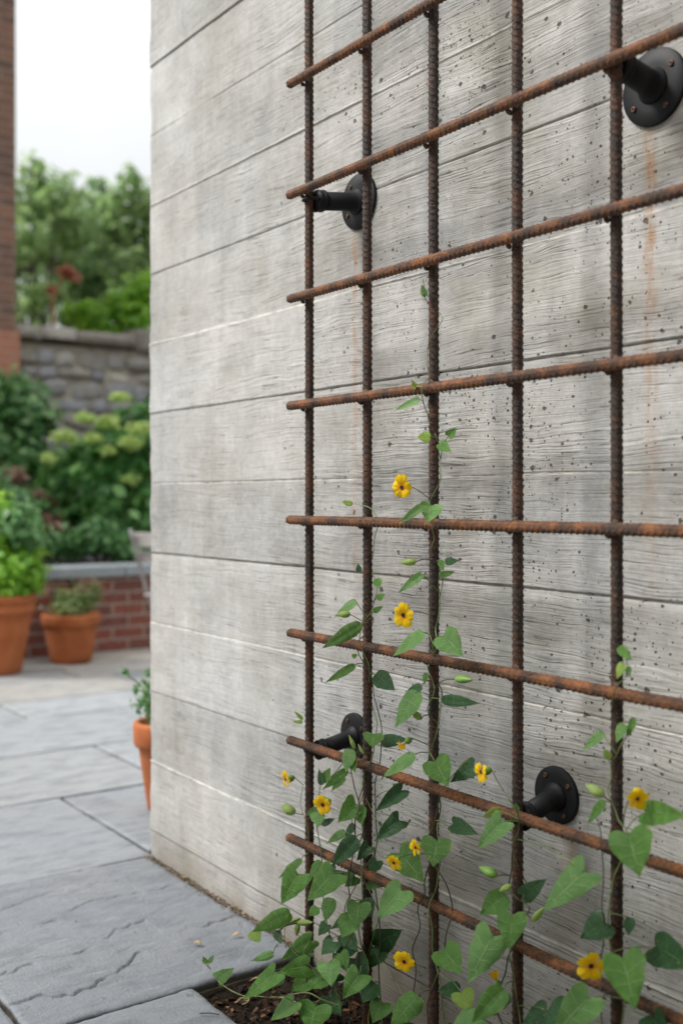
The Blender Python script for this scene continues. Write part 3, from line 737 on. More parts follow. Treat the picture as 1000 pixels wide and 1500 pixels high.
def flower(parent, cx, cy, dia, axis, Y=-.165, cal=True, opening=1.0, roll=0.0, eye=True):
    """five notched petals round a dark throat, two green bracts behind; axis is where it looks (image right, image down, towards lens)"""
    rgt = Vector((S_, C_, 0)); fw = Vector((-C_, S_, 0)); up = Vector((0, 0, 1))
    ax = (rgt*axis[0]-up*axis[1]-fw*axis[2]).normalized()
    c = P(cx, cy, Y=Y); R = dia*depth(cx, Y)/F/2
    q = ax.to_track_quat('Z', 'Y').to_matrix().to_4x4() @ Matrix.Rotation(roll, 4, 'Z')
    V = []; UV = []; Fc = []
    nr, na = 7, 9
    for k in range(5):
        a0 = 2*math.pi*k/5; st = len(V); wv = random.uniform(-.2, .2); ln = random.uniform(.86, 1.10)
        for i in range(nr):
            t_ = i/(nr-1)
            for j in range(na):
                u = j/(na-1)*2-1
                half = math.radians(45)*(.80+.06*t_) if t_ < .72 else math.radians(45)*.845*math.sqrt(max(.0, 1-((t_-.72)/.36)**2))
                notch = .08*math.exp(-(u/.25)**2)*(t_ > .8)
                rad = R*(.10+.90*t_*ln)*(1-notch)*(1-.10*abs(u)**3*t_)
                an = a0+u*half
                z = R*(.10*t_-.30*t_*t_*(1-opening)*0 + .10*math.sin(t_*3)*1 - .10*abs(u)*t_ + wv*t_*u + .03*math.sin(u*8+k)*t_) + (k % 2)*R*.02
                z += R*(1-opening)*1.3*t_; rad *= (1-.6*(1-opening))
                V.append(q @ Vector((rad*math.cos(an), rad*math.sin(an), z))); UV.append((u, t_))
        Fc += [(st+i*na+j, st+(i+1)*na+j, st+(i+1)*na+j+1, st+i*na+j+1) for i in range(nr-1) for j in range(na-1)]
    m = bpy.data.meshes.new('flower'); m.from_pydata([tuple(v) for v in V], [], Fc); m.validate()
    uvl = m.uv_layers.new(name='UVMap')
    for lp in m.loops: uvl.data[lp.index].uv = UV[lp.vertex_index]
    m.polygons.foreach_set('use_smooth', [True]*len(m.polygons)); m.materials.append(M['petal'])
    o = bpy.data.objects.new('flower', m); COL.objects.link(o); o.parent = parent; o.location = c-parent.location
    if eye:
        e = MB(); e.lathe([(R*.175, R*.085), (R*.15, R*.12), (R*.08, R*.10), (R*.01, R*.04)], 14, q); e.build('flower_eye', M['eye'], o)
    if cal:
        b = MB(); n = 10
        b.lathe([(max(.0006, R*.40*math.sin(math.pi*(k/(n-1)))**.6*(1-.1*k/n)), -R*.03-R*1.0*k/(n-1)) for k in range(n)], 14, q)
        b.build('calyx', M['calyx'], o)
    return c-ax*R*1.0
M['calyx'] = simple('green_calyx', (.15, .29, .045), .5, 0, .3, 120, .4)

class Vine:
    def __init__(s, name, root, label):
        s.e = empty(name, root); tag(s.e, label, 'climbing plant'); s.root = Vector(root); s.tubes = MB(); s.dark = MB(); s.nodes = []
    def stem(s, pts, r=.0013, r1=.0008, dark=False):
        q_ = [pts[0]]
        for a_, b_ in zip(pts, pts[1:]):
            L_ = math.hypot(b_[0]-a_[0], b_[1]-a_[1]); n_ = int(L_//38)
            for k_ in range(1, n_+1):
                f = k_/(n_+1); q_.append((a_[0]+(b_[0]-a_[0])*f+random.uniform(-5, 5), a_[1]+(b_[1]-a_[1])*f, a_[2]+(b_[2]-a_[2])*f+random.uniform(-.006, .004)))
            q_.append(b_)
        W_ = [P(x, y, Y=Y) for x, y, Y in q_]
        sp = spline(W_, 10)
        (s.dark if dark else s.tubes).tube([p-s.root for p in sp], r, 7, r1)
        s.nodes += sp
    def raw(s, W_, r=.0014, r1=.001, dark=True):
        sp = spline(W_, 8); (s.dark if dark else s.tubes).tube([p-s.root for p in sp], r, 7, r1); s.nodes += sp
    def pet(s, a, droop=.3, r=.0008, dark=False, maxl=.11):
        """leaf or flower stalk back to the nearest suitable point of the stems"""
        best = None
        for p in s.nodes:
            d = p-a; L = d.length+max(0, d.z)*.8
            if L < .012: L = .03
            if best is None or L < best[0]: best = (L, p)
        if best is None: return
        b = best[1]
        if (b-a).length > maxl*2.2: return
        mid = (a+b)/2+Vector((0, -.004, (a-b).length*droop*.25))
        (s.dark if dark else s.tubes).tube([p-s.root for p in spline([b, mid, a], 6)], r, 6)
    def L(s, tip, base, w, shape='h', tone='m', Y=-.145, tilt=None, fold=None, pet=True):
        c = leaf(s.e, tip, base, w, shape, tone, Y, tilt, fold)
        if pet: s.pet(c)
    def B(s, tip, base, w, Y=-.145, mat='leaf_lime'): s.pet(bud(s.e, tip, base, w, Y, mat), dark=True)
    def Fl(s, *a, **k): s.pet(flower(s.e, *a, **k), dark=True, maxl=.2)
    def done(s):
        if s.tubes.v: s.tubes.build('stem', M['stem'], s.e)
        if s.dark.v: s.dark.build('stem', M['stem_dark'], s.e)

# --- vine on the third upright -------------------------------------------------
v = Vine('climbing_vine', (-1.43, -.13, -.03), 'tallest flowering vine, winding right up the third upright bar from the left')
v.stem([(628, 1560, -.125), (650, 1500, -.12), (640, 1420, -.118), (628, 1330, -.125), (645, 1250, -.12), (645, 1180, -.082), (627, 1120, -.11), (640, 1070, -.122), (646, 1010, -.085), (628, 980, -.105), (640, 945, -.13), (643, 900, -.115), (648, 850, -.085), (630, 810, -.10), (632, 770, -.134), (630, 735, -.105), (644, 705, -.12), (646, 660, -.095), (632, 620, -.10), (620, 590, -.13), (618, 565, -.136), (628, 553, -.12), (626, 510, -.105), (633, 490, -.11), (644, 475, -.115), (648, 465, -.10), (640, 455, -.085), (630, 445, -.09), (622, 436, -.11), (621, 420, -.115), (619, 408, -.12)], .0015, .0006)
v.stem([(618, 1540, -.13), (636, 1440, -.125), (662, 1335, -.12), (655, 1300, -.125), (638, 1270, -.13), (622, 1240, -.11), (640, 1190, -.12), (652, 1150, -.1)], .0014, .001, dark=True)
v.stem([(600, 1530, -.13), (606, 1450, -.14), (612, 1330, -.135), (622, 1290, -.13), (630, 1262, -.14)], .0013, .0009, dark=True)
v.stem([(640, 1060, -.1), (626, 1040, -.125), (636, 1010, -.122), (626, 975, -.1), (634, 950, -.128), (628, 900, -.11)], .001, .0007)
v.L((617, 416), (623, 434), 10, 'l', 'm', -.115)
v.L((603, 556), (609, 569), 8, 'l', 'y', -.125)
v.L((576, 602), (614, 584), 10, 'l', 'l', -.13)
v.L((610, 640), (630, 640), 17, 'l', 'y', -.125)
v.L((669, 626), (657, 638), 14, 'h', 'm', -.12)
v.L((661, 663), (645, 650), 17, 'h', 'm', -.12)
v.Fl(589, 714, 38, (-.62, .12, .75), Y=-.14, roll=.3)
v.L((583, 767), (620, 740), 13, 'l', 'l', -.15)
v.L((625, 766), (632, 740), 33, 'h', 'l', -.15, tilt=.3)
v.B((586, 824), (609, 823), 14)
v.L((582, 869), (618, 841), 14, 'l', 'l')
v.L((649, 838), (645, 821), 10, 'l', 'm', -.12)
v.L((672, 821), (652, 823), 12, 'l', 'd', -.12)
v.L((667, 837), (644, 843), 10, 'l', 'm', -.13)
v.Fl(591, 901, 38, (-.6, .15, .75), Y=-.15, roll=.1)
v.L((574, 963), (619, 926), 19, 'l', 'l', -.155)
v.L((678, 962), (650, 932), 40, 'h', 'l', -.15, tilt=.35)
v.L((621, 1004), (624, 986), 8, 'l', 'm', -.12)
v.L((590, 1020), (617, 1005), 14, 'l', 'd', -.12)
v.L((578, 1067), (611, 1014), 29, 'l', 'l', -.15)
v.B((601, 1040), (617, 1054), 13)
v.B((692, 996), (667, 995), 16, mat='calyx')
v.L((704, 1031), (648, 1025), 18, 'l', 'd', -.12)
v.Fl(593, 1089, 26, (-.75, .5, .4), Y=-.15, opening=.55)
v.L((558, 1141), (606, 1106), 19, 'l', 'l', -.15)
v.L((657, 1153), (637, 1116), 42, 'h', 'm', -.15, tilt=.4)
v.L((658, 1147), (694, 1122), 27, 'h', 'd', -.12)
v.L((701, 1223), (664, 1208), 25, 'h', 'd', -.11)
v.L((634, 1271), (640, 1232), 45, 'h', 'm', -.155, tilt=.4)
v.L((622, 1294), (585, 1250), 46, 'h', 'm', -.125)
v.Fl(609, 1242, 27, (-.75, .1, .55), Y=-.15, roll=.5)
v.Fl(577, 1264, 27, (-.55, .3, .7), Y=-.17, roll=.6)
v.L((551, 1348), (588, 1305), 42, 'h', 'l', -.165, tilt=.3)
v.L((590, 1362), (548, 1386), 42, 'h', 'd', -.085)
v.Fl(592, 1409, 33, (-.35, .1, .9), Y=-.15, roll=.0)
v.L((570, 1508), (612, 1460), 38, 'l', 'm', -.165)
v.L((676, 1428), (650, 1393), 44, 'h', 'm', -.15)
v.L((640, 1452), (674, 1450), 26, 'l', 'd', -.13)
v.L((660, 1510), (690, 1490), 30, 'h', 'l', -.165)
v.L((688, 1484), (676, 1455), 34, 'h', 'y', -.155)
v.done()
# --- vine on the fourth upright ------------------------------------------------
v = Vine('climbing_vine', (-1.235, -.13, -.03), 'vine of broad leaves at the foot of the fourth upright, one furled yellow bloom')
v.stem([(765, 1600, -.13), (748, 1520, -.14), (728, 1480, -.14), (745, 1400, -.125), (765, 1350, -.13), (775, 1330, -.13), (745, 1300, -.12), (750, 1250, -.13), (760, 1205, -.135), (745, 1170, -.14)], .0014, .0008, dark=True)
v.stem([(775, 1600, -.125), (752, 1430, -.125), (746, 1395, -.13), (768, 1350, -.125), (772, 1300, -.085), (750, 1240, -.12), (758, 1195, -.14), (738, 1160, -.14)], .0012, .0007)
v.L((706, 1197), (733, 1188), 17, 'l', 'y', -.14)
v.L((698, 1246), (735, 1204), 36, 'a', 'l', -.16, tilt=.3)
v.Fl(705, 1131, 34, (-.9, .1, .35), Y=-.14, roll=.4)
v.B((701, 1270), (728, 1284), 18, mat='calyx')
v.B((731, 1306), (749, 1298), 14)
v.L((702, 1341), (741, 1312), 38, 'l', 'm', -.13)
v.L((746, 1392), (750, 1342), 44, 'h', 'm', -.155, tilt=.4)
v.L((801, 1287), (768, 1312), 28, 'h', 'd', -.12)
v.L((684, 1443), (722, 1372), 56, 'a', 'l', -.165, tilt=.35)
v.L((793, 1337), (856, 1278), 52, 'a', 'l', -.165, tilt=.3)
v.B((796, 1330), (780, 1350), 13)
v.Fl(727, 1437, 26, (-.3, -.9, .3), Y=-.15, opening=.3, eye=False)
v.L((690, 1500), (737, 1450), 38, 'l', 'm', -.165)
v.L((716, 1490), (742, 1455), 26, 'l', 'd', -.13)
v.L((762, 1505), (800, 1480), 34, 'h', 'd', -.12)
v.L((755, 1175), (757, 1190), 8, 'l', 'm', -.13)
v.L((651, 1520), (700, 1493), 34, 'h', 'l', -.175)
v.done()
# --- vine on the fifth upright -------------------------------------------------
v = Vine('climbing_vine', (-1.03, -.13, -.03), 'rightmost vine, with the largest fully open yellow flower and a spotted leaf')
v.stem([(880, 1640, -.13), (905, 1560, -.125), (912, 1440, -.13), (893, 1380, -.12), (895, 1310, -.125), (908, 1265, -.12), (920, 1222, -.14), (900, 1185, -.125), (890, 1160, -.12), (896, 1120, -.11), (908, 1095, -.125), (918, 1070, -.11), (900, 1050, -.085), (897, 1030, -.118), (903, 1005, -.142), (918, 990, -.12), (916, 960, -.115), (908, 947, -.12)], .0013, .0007)
v.stem([(900, 1620, -.12), (880, 1480, -.12), (886, 1360, -.12), (883, 1300, -.12), (880, 1240, -.13), (874, 1200, -.13)], .0011, .0007, dark=True)
v.L((926, 968), (906, 948), 15, 'l', 'm', -.12)
v.L((903, 995), (912, 971), 14, 'l', 'y', -.12)
v.L((922, 992), (920, 976), 8, 'l', 'm', -.12)
v.L((902, 1089), (913, 1060), 16, 'l', 'l', -.12)
v.L((919, 1082), (928, 1052), 12, 'l', 'm', -.115)
v.L((851, 1101), (883, 1073), 15, 'l', 'l', -.12)
v.L((884, 1096), (892, 1112), 12, 'l', 'y', -.12)
v.B((857, 1149), (885, 1167), 20)
v.L((860, 1208), (884, 1173), 15, 'l', 'm', -.125)
v.Fl(933, 1170, 36, (.12, .15, .95), Y=-.15, roll=.2)
v.L((1008, 1196), (945, 1190), 38, 'h', 'm', -.125)
v.L((937, 1286), (921, 1222), 64, 'h', 'm', -.165, tilt=.35)
v.L((849, 1376), (886, 1352), 46, 'h', 'd', -.12)
v.L((920, 1372), (922, 1345), 18, 'l', 'd', -.115)
v.L((1016, 1420), (960, 1388), 52, 'h', 'd', -.085)
v.Fl(865, 1415, 46, (-.05, .1, 1), Y=-.16, roll=.15)
v.L((930, 1482), (912, 1404), 62, 'h', 'm', -.16, tilt=.35)
v.L((808, 1520), (862, 1462), 56, 'h', 'l', -.17, tilt=.3)
v.L((795, 1510), (830, 1475), 40, 'h', 'd', -.125)
v.L((980, 1520), (950, 1490), 40, 'h', 'd', -.12)
v.done()
# --- bushy vine at the left end ------------------------------------------------
v = Vine('climbing_vine', (-1.72, -.15, -.03), 'bushy leafy vine between the two leftmost uprights, spilling over the soil bed corner')
v.stem([(545, 1520, -.13), (540, 1440, -.125), (528, 1380, -.14), (530, 1300, -.13), (526, 1240, -.12), (528, 1200, -.125), (532, 1150, -.12), (545, 1110, -.12), (552, 1060, -.10), (541, 1010, -.09), (540, 975, -.12), (527, 945, -.13), (530, 915, -.125), (548, 880, -.12), (552, 860, -.11), (543, 830, -.09), (548, 790, -.105), (553, 765, -.12), (543, 745, -.12), (520, 738, -.12)], .0014, .0007)
v.stem([(560, 1530, -.12), (556, 1450, -.12), (549, 1300, -.105), (550, 1200, -.11), (556, 1120, -.11), (553, 1040, -.105), (545, 1000, -.09), (526, 960, -.12), (524, 940, -.12), (540, 925, -.09), (546, 905, -.12), (525, 920, -.13)], .0013, .0008, dark=True)
v.stem([(500, 1480, -.16), (490, 1420, -.15), (478, 1350, -.14), (468, 1290, -.13), (467, 1230, -.125), (462, 1190, -.12), (470, 1150, -.12), (500, 1120, -.13), (520, 1090, -.125)], .0013, .0008)
v.stem([(480, 1470, -.16), (500, 1400, -.15), (520, 1350, -.14), (510, 1290, -.14), (520, 1220, -.13), (526, 1180, -.13), (515, 1120, -.13), (535, 1100, -.12)], .0013, .0009, dark=True)
v.stem([(520, 1480, -.15), (470, 1430, -.18), (430, 1395, -.19), (408, 1370, -.19), (395, 1350, -.18)], .0012, .0008, dark=True)
v.stem([(500, 1475, -.17), (450, 1455, -.21), (400, 1462, -.235), (352, 1458, -.245), (322, 1440, -.25), (303, 1412, -.25)], .0013, .0008)
v.stem([(452, 1250, -.12), (440, 1180, -.12), (444, 1150, -.115)], .0008, .0006)
v.L((499, 735), (516, 738), 9, 'l', 'y', -.12, pet=False)
v.L((524, 825), (526, 838), 9, 'l', 'd', -.12, pet=False)
v.L((556, 862), (551, 848), 14, 'l', 'm', -.115)
v.L((564, 870), (552, 877), 11, 'l', 'm', -.115)
v.L((561, 888), (547, 896), 9, 'l', 'm', -.115)
v.L((489, 905), (521, 880), 13, 'l', 'l', -.13)
v.B((494, 900), (512, 900), 14)
v.L((470, 951), (528, 915), 22, 'l', 'm', -.145)
v.L((518, 966), (519, 958), 8, 'l', 'm', -.12)
v.L((475, 1001), (519, 975), 13, 'l', 'm', -.14)
v.L((579, 1012), (550, 988), 28, 'l', 'd', -.10)
v.L((430, 1041), (443, 1054), 6, 'l', 'y', -.115, pet=False)
v.L((428, 1058), (443, 1058), 6, 'l', 'y', -.115, pet=False)
v.L((545, 1096), (547, 1076), 30, 'h', 'm', -.135, tilt=.3)
v.L((598, 1083), (558, 1086), 20, 'l', 'd', -.12)
v.B((511, 1077), (520, 1098), 8)
v.B((524, 1090), (533, 1106), 6)
v.L((506, 1133), (513, 1098), 20, 'l', 'l', -.145)
v.L((521, 1133), (512, 1110), 18, 'h', 'm', -.14)
v.L((484, 1124), (472, 1146), 15, 'l', 'm', -.13)
v.L((467, 1126), (471, 1150), 10, 'l', 'd', -.13)
v.L((471, 1158), (508, 1128), 14, 'l', 'm', -.135)
v.Fl(419, 1142, 28, (-.85, .1, .45), Y=-.13, roll=.3)
v.B((412, 1179), (431, 1192), 18, Y=-.13)
v.Fl(473, 1179, 35, (-.55, .15, .8), Y=-.15, roll=.55)
v.L((448, 1195), (464, 1186), 12, 'l', 'm', -.13)
v.L((467, 1212), (464, 1190), 22, 'l', 'l', -.14)
v.L((491, 1199), (471, 1208), 11, 'l', 'd', -.125)
v.L((494, 1206), (521, 1178), 34, 'a', 'm', -.12)
v.L((530, 1210), (524, 1180), 22, 'l', 'm', -.115)
v.L((477, 1237), (505, 1218), 13, 'l', 'l', -.13)
v.L((504, 1231), (518, 1207), 11, 'l', 'd', -.13)
v.L((548, 1190), (588, 1158), 25, 'h', 'd', -.11)
v.L((547, 1234), (584, 1202), 30, 'a', 'd', -.105)
v.L((485, 1269), (522, 1228), 28, 'l', 'd', -.15)
v.L((407, 1288), (441, 1260), 12, 'l', 'm', -.13)
v.L((411, 1327), (437, 1281), 42, 'a', 'm', -.15, tilt=.4)
v.L((449, 1322), (488, 1280), 44, 'a', 'm', -.17, tilt=.35)
v.L((476, 1352), (484, 1316), 22, 'l', 'm', -.14)
v.L((520, 1361), (526, 1325), 36, 'h', 'm', -.165, tilt=.35)
v.L((500, 1375), (516, 1341), 34, 'l', 'm', -.15)
v.L((484, 1362), (516, 1340), 18, 'l', 'd', -.145)
v.L((452, 1343), (465, 1330), 16, 'l', 'm', -.15)
v.L((368, 1366), (425, 1338), 28, 'l', 'm', -.19)
v.L((380, 1382), (370, 1364), 22, 'l', 'y', -.195)
v.L((412, 1384), (404, 1364), 14, 'l', 'd', -.18)
v.L((367, 1409), (400, 1397), 14, 'l', 'l', -.2)
v.L((410, 1408), (455, 1378), 28, 'h', 'm', -.175, tilt=.4)
v.L((407, 1425), (450, 1416), 34, 'h', 'm', -.19, tilt=.5)
v.B((458, 1352), (436, 1352), 12); v.B((434, 1372), (436, 1353), 9, mat='leaf_lime')
v.B((415, 1355), (440, 1346), 8)
v.L((486, 1447), (481, 1412), 34, 'h', 'l', -.185, tilt=.35)
v.L((501, 1465), (527, 1428), 38, 'a', 'm', -.175)
v.L((354, 1467), (402, 1427), 30, 'a', 'm', -.235, tilt=.5)
v.L((395, 1497), (430, 1468), 28, 'h', 'l', -.215)
v.L((452, 1515), (463, 1474), 48, 'h', 'm', -.2, tilt=.4)
for tip, base, w, Y_ in (((492, 1408), (510, 1385), 30, -.14), ((540, 1440), (520, 1405), 32, -.13), ((450, 1450), (470, 1430), 34, -.17), ((425, 1452), (448, 1438), 28, -.18), ((470, 1400), (488, 1380), 26, -.15), ((500, 1490), (480, 1460), 30, -.16), ((560, 1300), (540, 1290), 26, -.10), ((505, 1300), (520, 1285), 22, -.12), ((540, 1420), (556, 1395), 26, -.11), ((525, 1395), (505, 1370), 26, -.13), ((466, 1372), (478, 1355), 18, -.15)):
    v.L(tip, base, w, 'h', 'd' if random.random() < .6 else 'm', Y_)
for tip, base, w, tn, Y_ in (((522, 1262), (540, 1240), 22, 'd', -.115), ((470, 1300), (492, 1275), 22, 'd', -.12), ((545, 1345), (532, 1318), 26, 'd', -.12), ((430, 1405), (452, 1392), 24, 'd', -.16), ((470, 1440), (495, 1425), 28, 'd', -.16), ((530, 1470), (548, 1440), 32, 'd', -.14), ((440, 1500), (452, 1470), 28, 'd', -.18), ((508, 1425), (498, 1398), 24, 'm', -.16), ((388, 1440), (415, 1432), 20, 'd', -.2), ((485, 1160), (500, 1140), 14, 'm', -.12), ((540, 1285), (552, 1262), 20, 'd', -.11), ((545, 1500), (560, 1470), 34, 'm', -.15), ((452, 1288), (470, 1262), 16, 'm', -.13), ((515, 1300), (508, 1278), 18, 'd', -.12)):
    v.L(tip, base, w, random.choice('hla'), tn, Y_)
v.stem([(500, 1480, -.15), (525, 1400, -.14), (505, 1330, -.13), (535, 1270, -.12), (515, 1200, -.12), (536, 1150, -.115)], .0010, .0007, dark=True)
v.stem([(560, 1500, -.13), (530, 1420, -.12), (555, 1340, -.115), (532, 1280, -.11), (556, 1215, -.11), (536, 1170, -.115)], .0010, .0007)
v.L((297, 1401), (302, 1412), 8, 'l', 'm', -.25); v.L((313, 1399), (306, 1411), 7, 'l', 'm', -.25)
v.L((344, 1418), (320, 1434), 22, 'a', 'l', -.25)
v.done()

# ------------------------------------------------------------------ foliage builder for background plants
def leafcloud(blobs, n, size, flat=.5, seed=1, shell=.45, aspect=.55, up=.35):
    r = np.random.default_rng(seed); vol = np.array([b[3]*b[4]*b[5] for b in blobs])**.75; cnt = r.multinomial(n, vol/vol.sum())
    P_ = []; Nn = []
    for b, c in zip(blobs, cnt):
        d = r.normal(size=(c, 3)); d /= np.linalg.norm(d, axis=1)[:, None]
        rad = (shell+(1-shell)*r.random(c)**.6)*(1+.18*r.normal(size=c))
        P_.append(np.array(b[:3])+d*rad[:, None]*np.array(b[3:6])); Nn.append(d)
    p = np.concatenate(P_); nn = np.concatenate(Nn)+r.normal(size=p.shape)*flat+np.array([0, 0, up]); nn /= np.linalg.norm(nn, axis=1)[:, None]
    a = np.cross(nn, r.normal(size=p.shape)); a /= np.linalg.norm(a, axis=1)[:, None]; b_ = np.cross(nn, a)
    s = size*(.55+.8*r.random(len(p)))[:, None]
    # each leaf: a six-point blade folded along its midrib
    k = [(-.5, 0, 0), (-.15, aspect*.5, .08), (.2, aspect*.42, .08), (.5, 0, -.04), (.2, -aspect*.42, .08), (-.15, -aspect*.5, .08)]
    V = np.stack([p+s*(a*x+b_*y+nn*z) for x, y, z in k], 1).reshape(-1, 3)
    i = np.arange(len(p))[:, None]*6
    Fc = np.concatenate([i+np.array([[0, 1, 2, 3]]), i+np.array([[0, 3, 4, 5]])], 0)
    return V, Fc
def cloud_obj(name, parent, blobs, n, size, mat, **k):
    V, Fc = leafcloud([tuple(np.array(b[:3])-np.array(parent.location))+tuple(b[3:]) for b in blobs], n, size, **k)
    return mobj(name, V, Fc, mat, parent, smooth=False)
M['fol_dark'] = mat_foliage('foliage_dark', (.018, .085, .016), (.065, .21, .042), (.26, .48, .15), .3)
M['fol_mid'] = mat_foliage('foliage_mid', (.035, .12, .03), (.085, .22, .055), (.24, .42, .18), .3)
M['fol_bright'] = mat_foliage('foliage_bright', (.07, .20, .012), (.17, .40, .02), (.36, .58, .09), .4)
M['fol_tree'] = mat_foliage('foliage_tree', (.06, .13, .035), (.14, .25, .075), (.28, .40, .16), .45, 1)
M['fol_shr'] = mat_foliage('foliage_shrub', (.02, .085, .02), (.07, .20, .045), (.30, .48, .20), .28)
M['fol_tree2'] = mat_foliage('foliage_tree_deep', (.05, .12, .045), (.11, .22, .08), (.24, .36, .16), .45, 1)
M['fol_red'] = mat_foliage('foliage_reddish', (.16, .075, .05), (.26, .14, .09), (.38, .26, .19), .25)
M['fol_rust'] = mat_foliage('foliage_rust', (.42, .13, .07), (.52, .2, .12), (.55, .28, .18), .25)
M['bloom'] = mat_foliage('lime_bloom', (.30, .46, .12), (.48, .62, .18), (.68, .76, .34), .3)
M['pinkish'] = mat_foliage('pink_bloom', (.45, .26, .22), (.6, .38, .33), (.7, .55, .48), .3)

# ------------------------------------------------------------------ low brick planter with stone cap
BXF = -6.45
e = empty('brick_planter', (BXF, 1.5, 0)); tag(e, 'low red brick planter wall with a grey stone cap, behind the pots', 'planter wall')
m = MB(); m.box((-.11, 1.0, .20), (.22, 7.0, .54)); o = m.build('brick_wall', M['brick_low'], e, smooth=False)
m = MB(); y = -2.6
while y < 4.4:
    L = random.uniform(.85, 1.05); m.box((-.115, y+L/2, .506), (.30, L-.005, .068), bev=.005, j=.0008); y += L
m.build('stone_cap', M['cap'], e, smooth=False)
m = MB(); m.box((-1.45, 1.0, .17), (2.44, 7.0, .50)); m.build('planter_soil', M['soil'], e, smooth=False)

e = empty('shade_wall', (.55, -2.4, 0)); tag(e, 'added unseen brown brick wall that shades the right side', 'wall')  # out of view; added to block sky light from the right
m = MB(); m.box((.15, 0, 1.6), (.3, 5.2, 3.4)); m.build('brick_wall', M['brick_dark'], e, smooth=False)
m = MB(); m.box((.15, 0, 3.34), (.38, 5.3, .08), bev=.008); m.build('stone_cap', M['cap'], e, smooth=False)

# ------------------------------------------------------------------ rubble stone wall
e = empty('stone_wall', (-9.0, 2.0, 0)); tag(e, 'old grey rubble stone garden wall with rough coping behind the shrubs', 'wall')
m = MB(); WT = 2.36
m.box((-.215, 2.0, WT/2-.1), (.36, 9.0, WT+.05)); m.build('mortar_core', M['mortar'], e, smooth=False)
V_ = []; F_ = []; off = 0
def stone(c, d, seed, ex=.5, tilt=.13):
    """lumpy rounded stone"""
    global off
    nu, nv = 12, 8; u = np.arange(nu)*2*math.pi/nu; w = np.linspace(-math.pi/2, math.pi/2, nv)
    Wv, U = np.meshgrid(w, u, indexing='ij')
    sg = lambda a, p: np.sign(a)*np.abs(a)**p
    x = sg(np.cos(Wv), ex)*sg(np.cos(U), ex); y = sg(np.cos(Wv), ex)*sg(np.sin(U), ex); z = sg(np.sin(Wv), ex)
    n_ = 1+(fbm(U*1.3+seed*3.1, Wv*1.6+seed, seed, 3)-.5)*.45
    n_[:, :] = (n_+np.roll(n_, 1, 1))/2
    a = random.gauss(0, tilt); ca, sa = math.cos(a), math.sin(a)
    y_, z_ = y*d[1]/2, z*d[2]/2
    V_.append(np.stack([c[0]+x*n_*d[0]/2, c[1]+(y_*ca-z_*sa)*n_, c[2]+(y_*sa+z_*ca)*n_], -1).reshape(-1, 3)); F_.append(grid_faces(nv, nu, True)+off); off += nu*nv
z = 1.0*0
while z < WT-.12:
    y = -2.4+random.random()*.2; hh = random.uniform(.07, .17)
    if z+hh > WT-.1: hh = WT-.1-z
    while y < 6.3:
        L = random.uniform(.12, .34)
        if random.random() < .25 and hh > .14:
            stone((-.075, y+L/2, z+hh*.25), (.14, L*.98, hh*.5), random.randint(1, 999)); stone((-.07, y+L/2, z+hh*.76), (.14, L*.9, hh*.45), random.randint(1, 999))
        else: stone((-.075+random.uniform(-.02, .02), y+L/2, z+hh/2+random.gauss(0, .012)), (.16, L*random.uniform(.88, 1.06), hh*random.uniform(.82, 1.05)), random.randint(1, 999))
        y += L
    z += hh
mobj('rubble_face', np.concatenate(V_), np.concatenate(F_), M['stone'], e)
V_ = []; F_ = []; off = 0; y = -2.4
while y < 6.4:
    L = random.uniform(.25, .6); stone((-.2, y+L/2, WT+random.uniform(-.015, .02)), (.5, L*1.03, random.uniform(.10, .2)), random.randint(1, 999), .22, .025); y += L
mobj('coping', np.concatenate(V_), np.concatenate(F_), M['coping'], e)

# ------------------------------------------------------------------ brick building at far left
p0 = P(23, 500, X=-8.9); yr = p0.y
e = empty('brick_building', (-8.9, yr, 0)); tag(e, 'tall brown brick building corner at the far left edge', 'building')
zo = P(10, 484, X=-8.9).z
m = MB(); m.box((-2.5, -2.0, (zo+7.5)/2), (5.0, 4.0, 7.5-zo)); m.build('upper_wall', M['brick_dark'], e, smooth=False)
m = MB(); m.box((-2.5, -1.985, zo/2-.05), (5.04, 4.03+.0, zo+.1)); m.build('lower_wall', M['brick_orange'], e, smooth=False)

# ------------------------------------------------------------------ pots
def pot(name, center, rim_r, base_r, h, rimh, label, two=False):
    e = empty(name, center); tag(e, label, 'plant pot', 'terracotta pots on the patio')
    t_ = .012; rb = rim_r-.016
    prof = [(base_r-.004, 0), (base_r, .004)]
    prof += [(base_r+(rb-base_r)*k/6, (h-rimh)*k/6+.0) for k in range(1, 6)]
    if two: prof.insert(5, (base_r+(rb-base_r)*.60+.004, (h-rimh)*.6)); 
    prof += [(rb-.001, h-rimh-.004), (rim_r-.006, h-rimh), (rim_r-.002, h-rimh+.008)]
    if two: prof += [(rim_r-.004, h-rimh*.55), (rim_r-.010, h-rimh*.5), (rim_r+.004, h-rimh*.42)]
    prof += [(rim_r, h-.012), (rim_r-.003, h-.003), (rim_r-.010, h), (rim_r-.022, h-.004), (rim_r-.026, h-.03)]
    m = MB(); m.lathe(prof, 56); m.build('clay_pot', M['terra'], e)
    m = MB(); m.lathe([(rim_r-.027, h-.045), (rim_r*.5, h-.036), (.01, h-.03)], 32); m.build('potting_soil', M['soil'], e)
    return e
def potpos(px, py, br):
    p = P(px, py, Z=0); d = Vector((p.x, p.y+W, 0)).normalized(); return (p.x+d.x*br, p.y+d.y*br, 0.002)
bigp = potpos(-4, 991, .125); smp = potpos(104, 974, .115); thp = potpos(240, 1193, .055)
pot('terracotta_pot', bigp, .205, .13, .435, .10, 'largest terracotta pot, cut by the left edge, holding bright green foliage', True)
pot('terracotta_pot', smp, .172, .118, .285, .065, 'medium terracotta pot in front of the low brick planter')
pot('terracotta_pot', thp, .095, .050, .275, .075, 'slender terracotta pot half hidden behind the concrete wall corner')
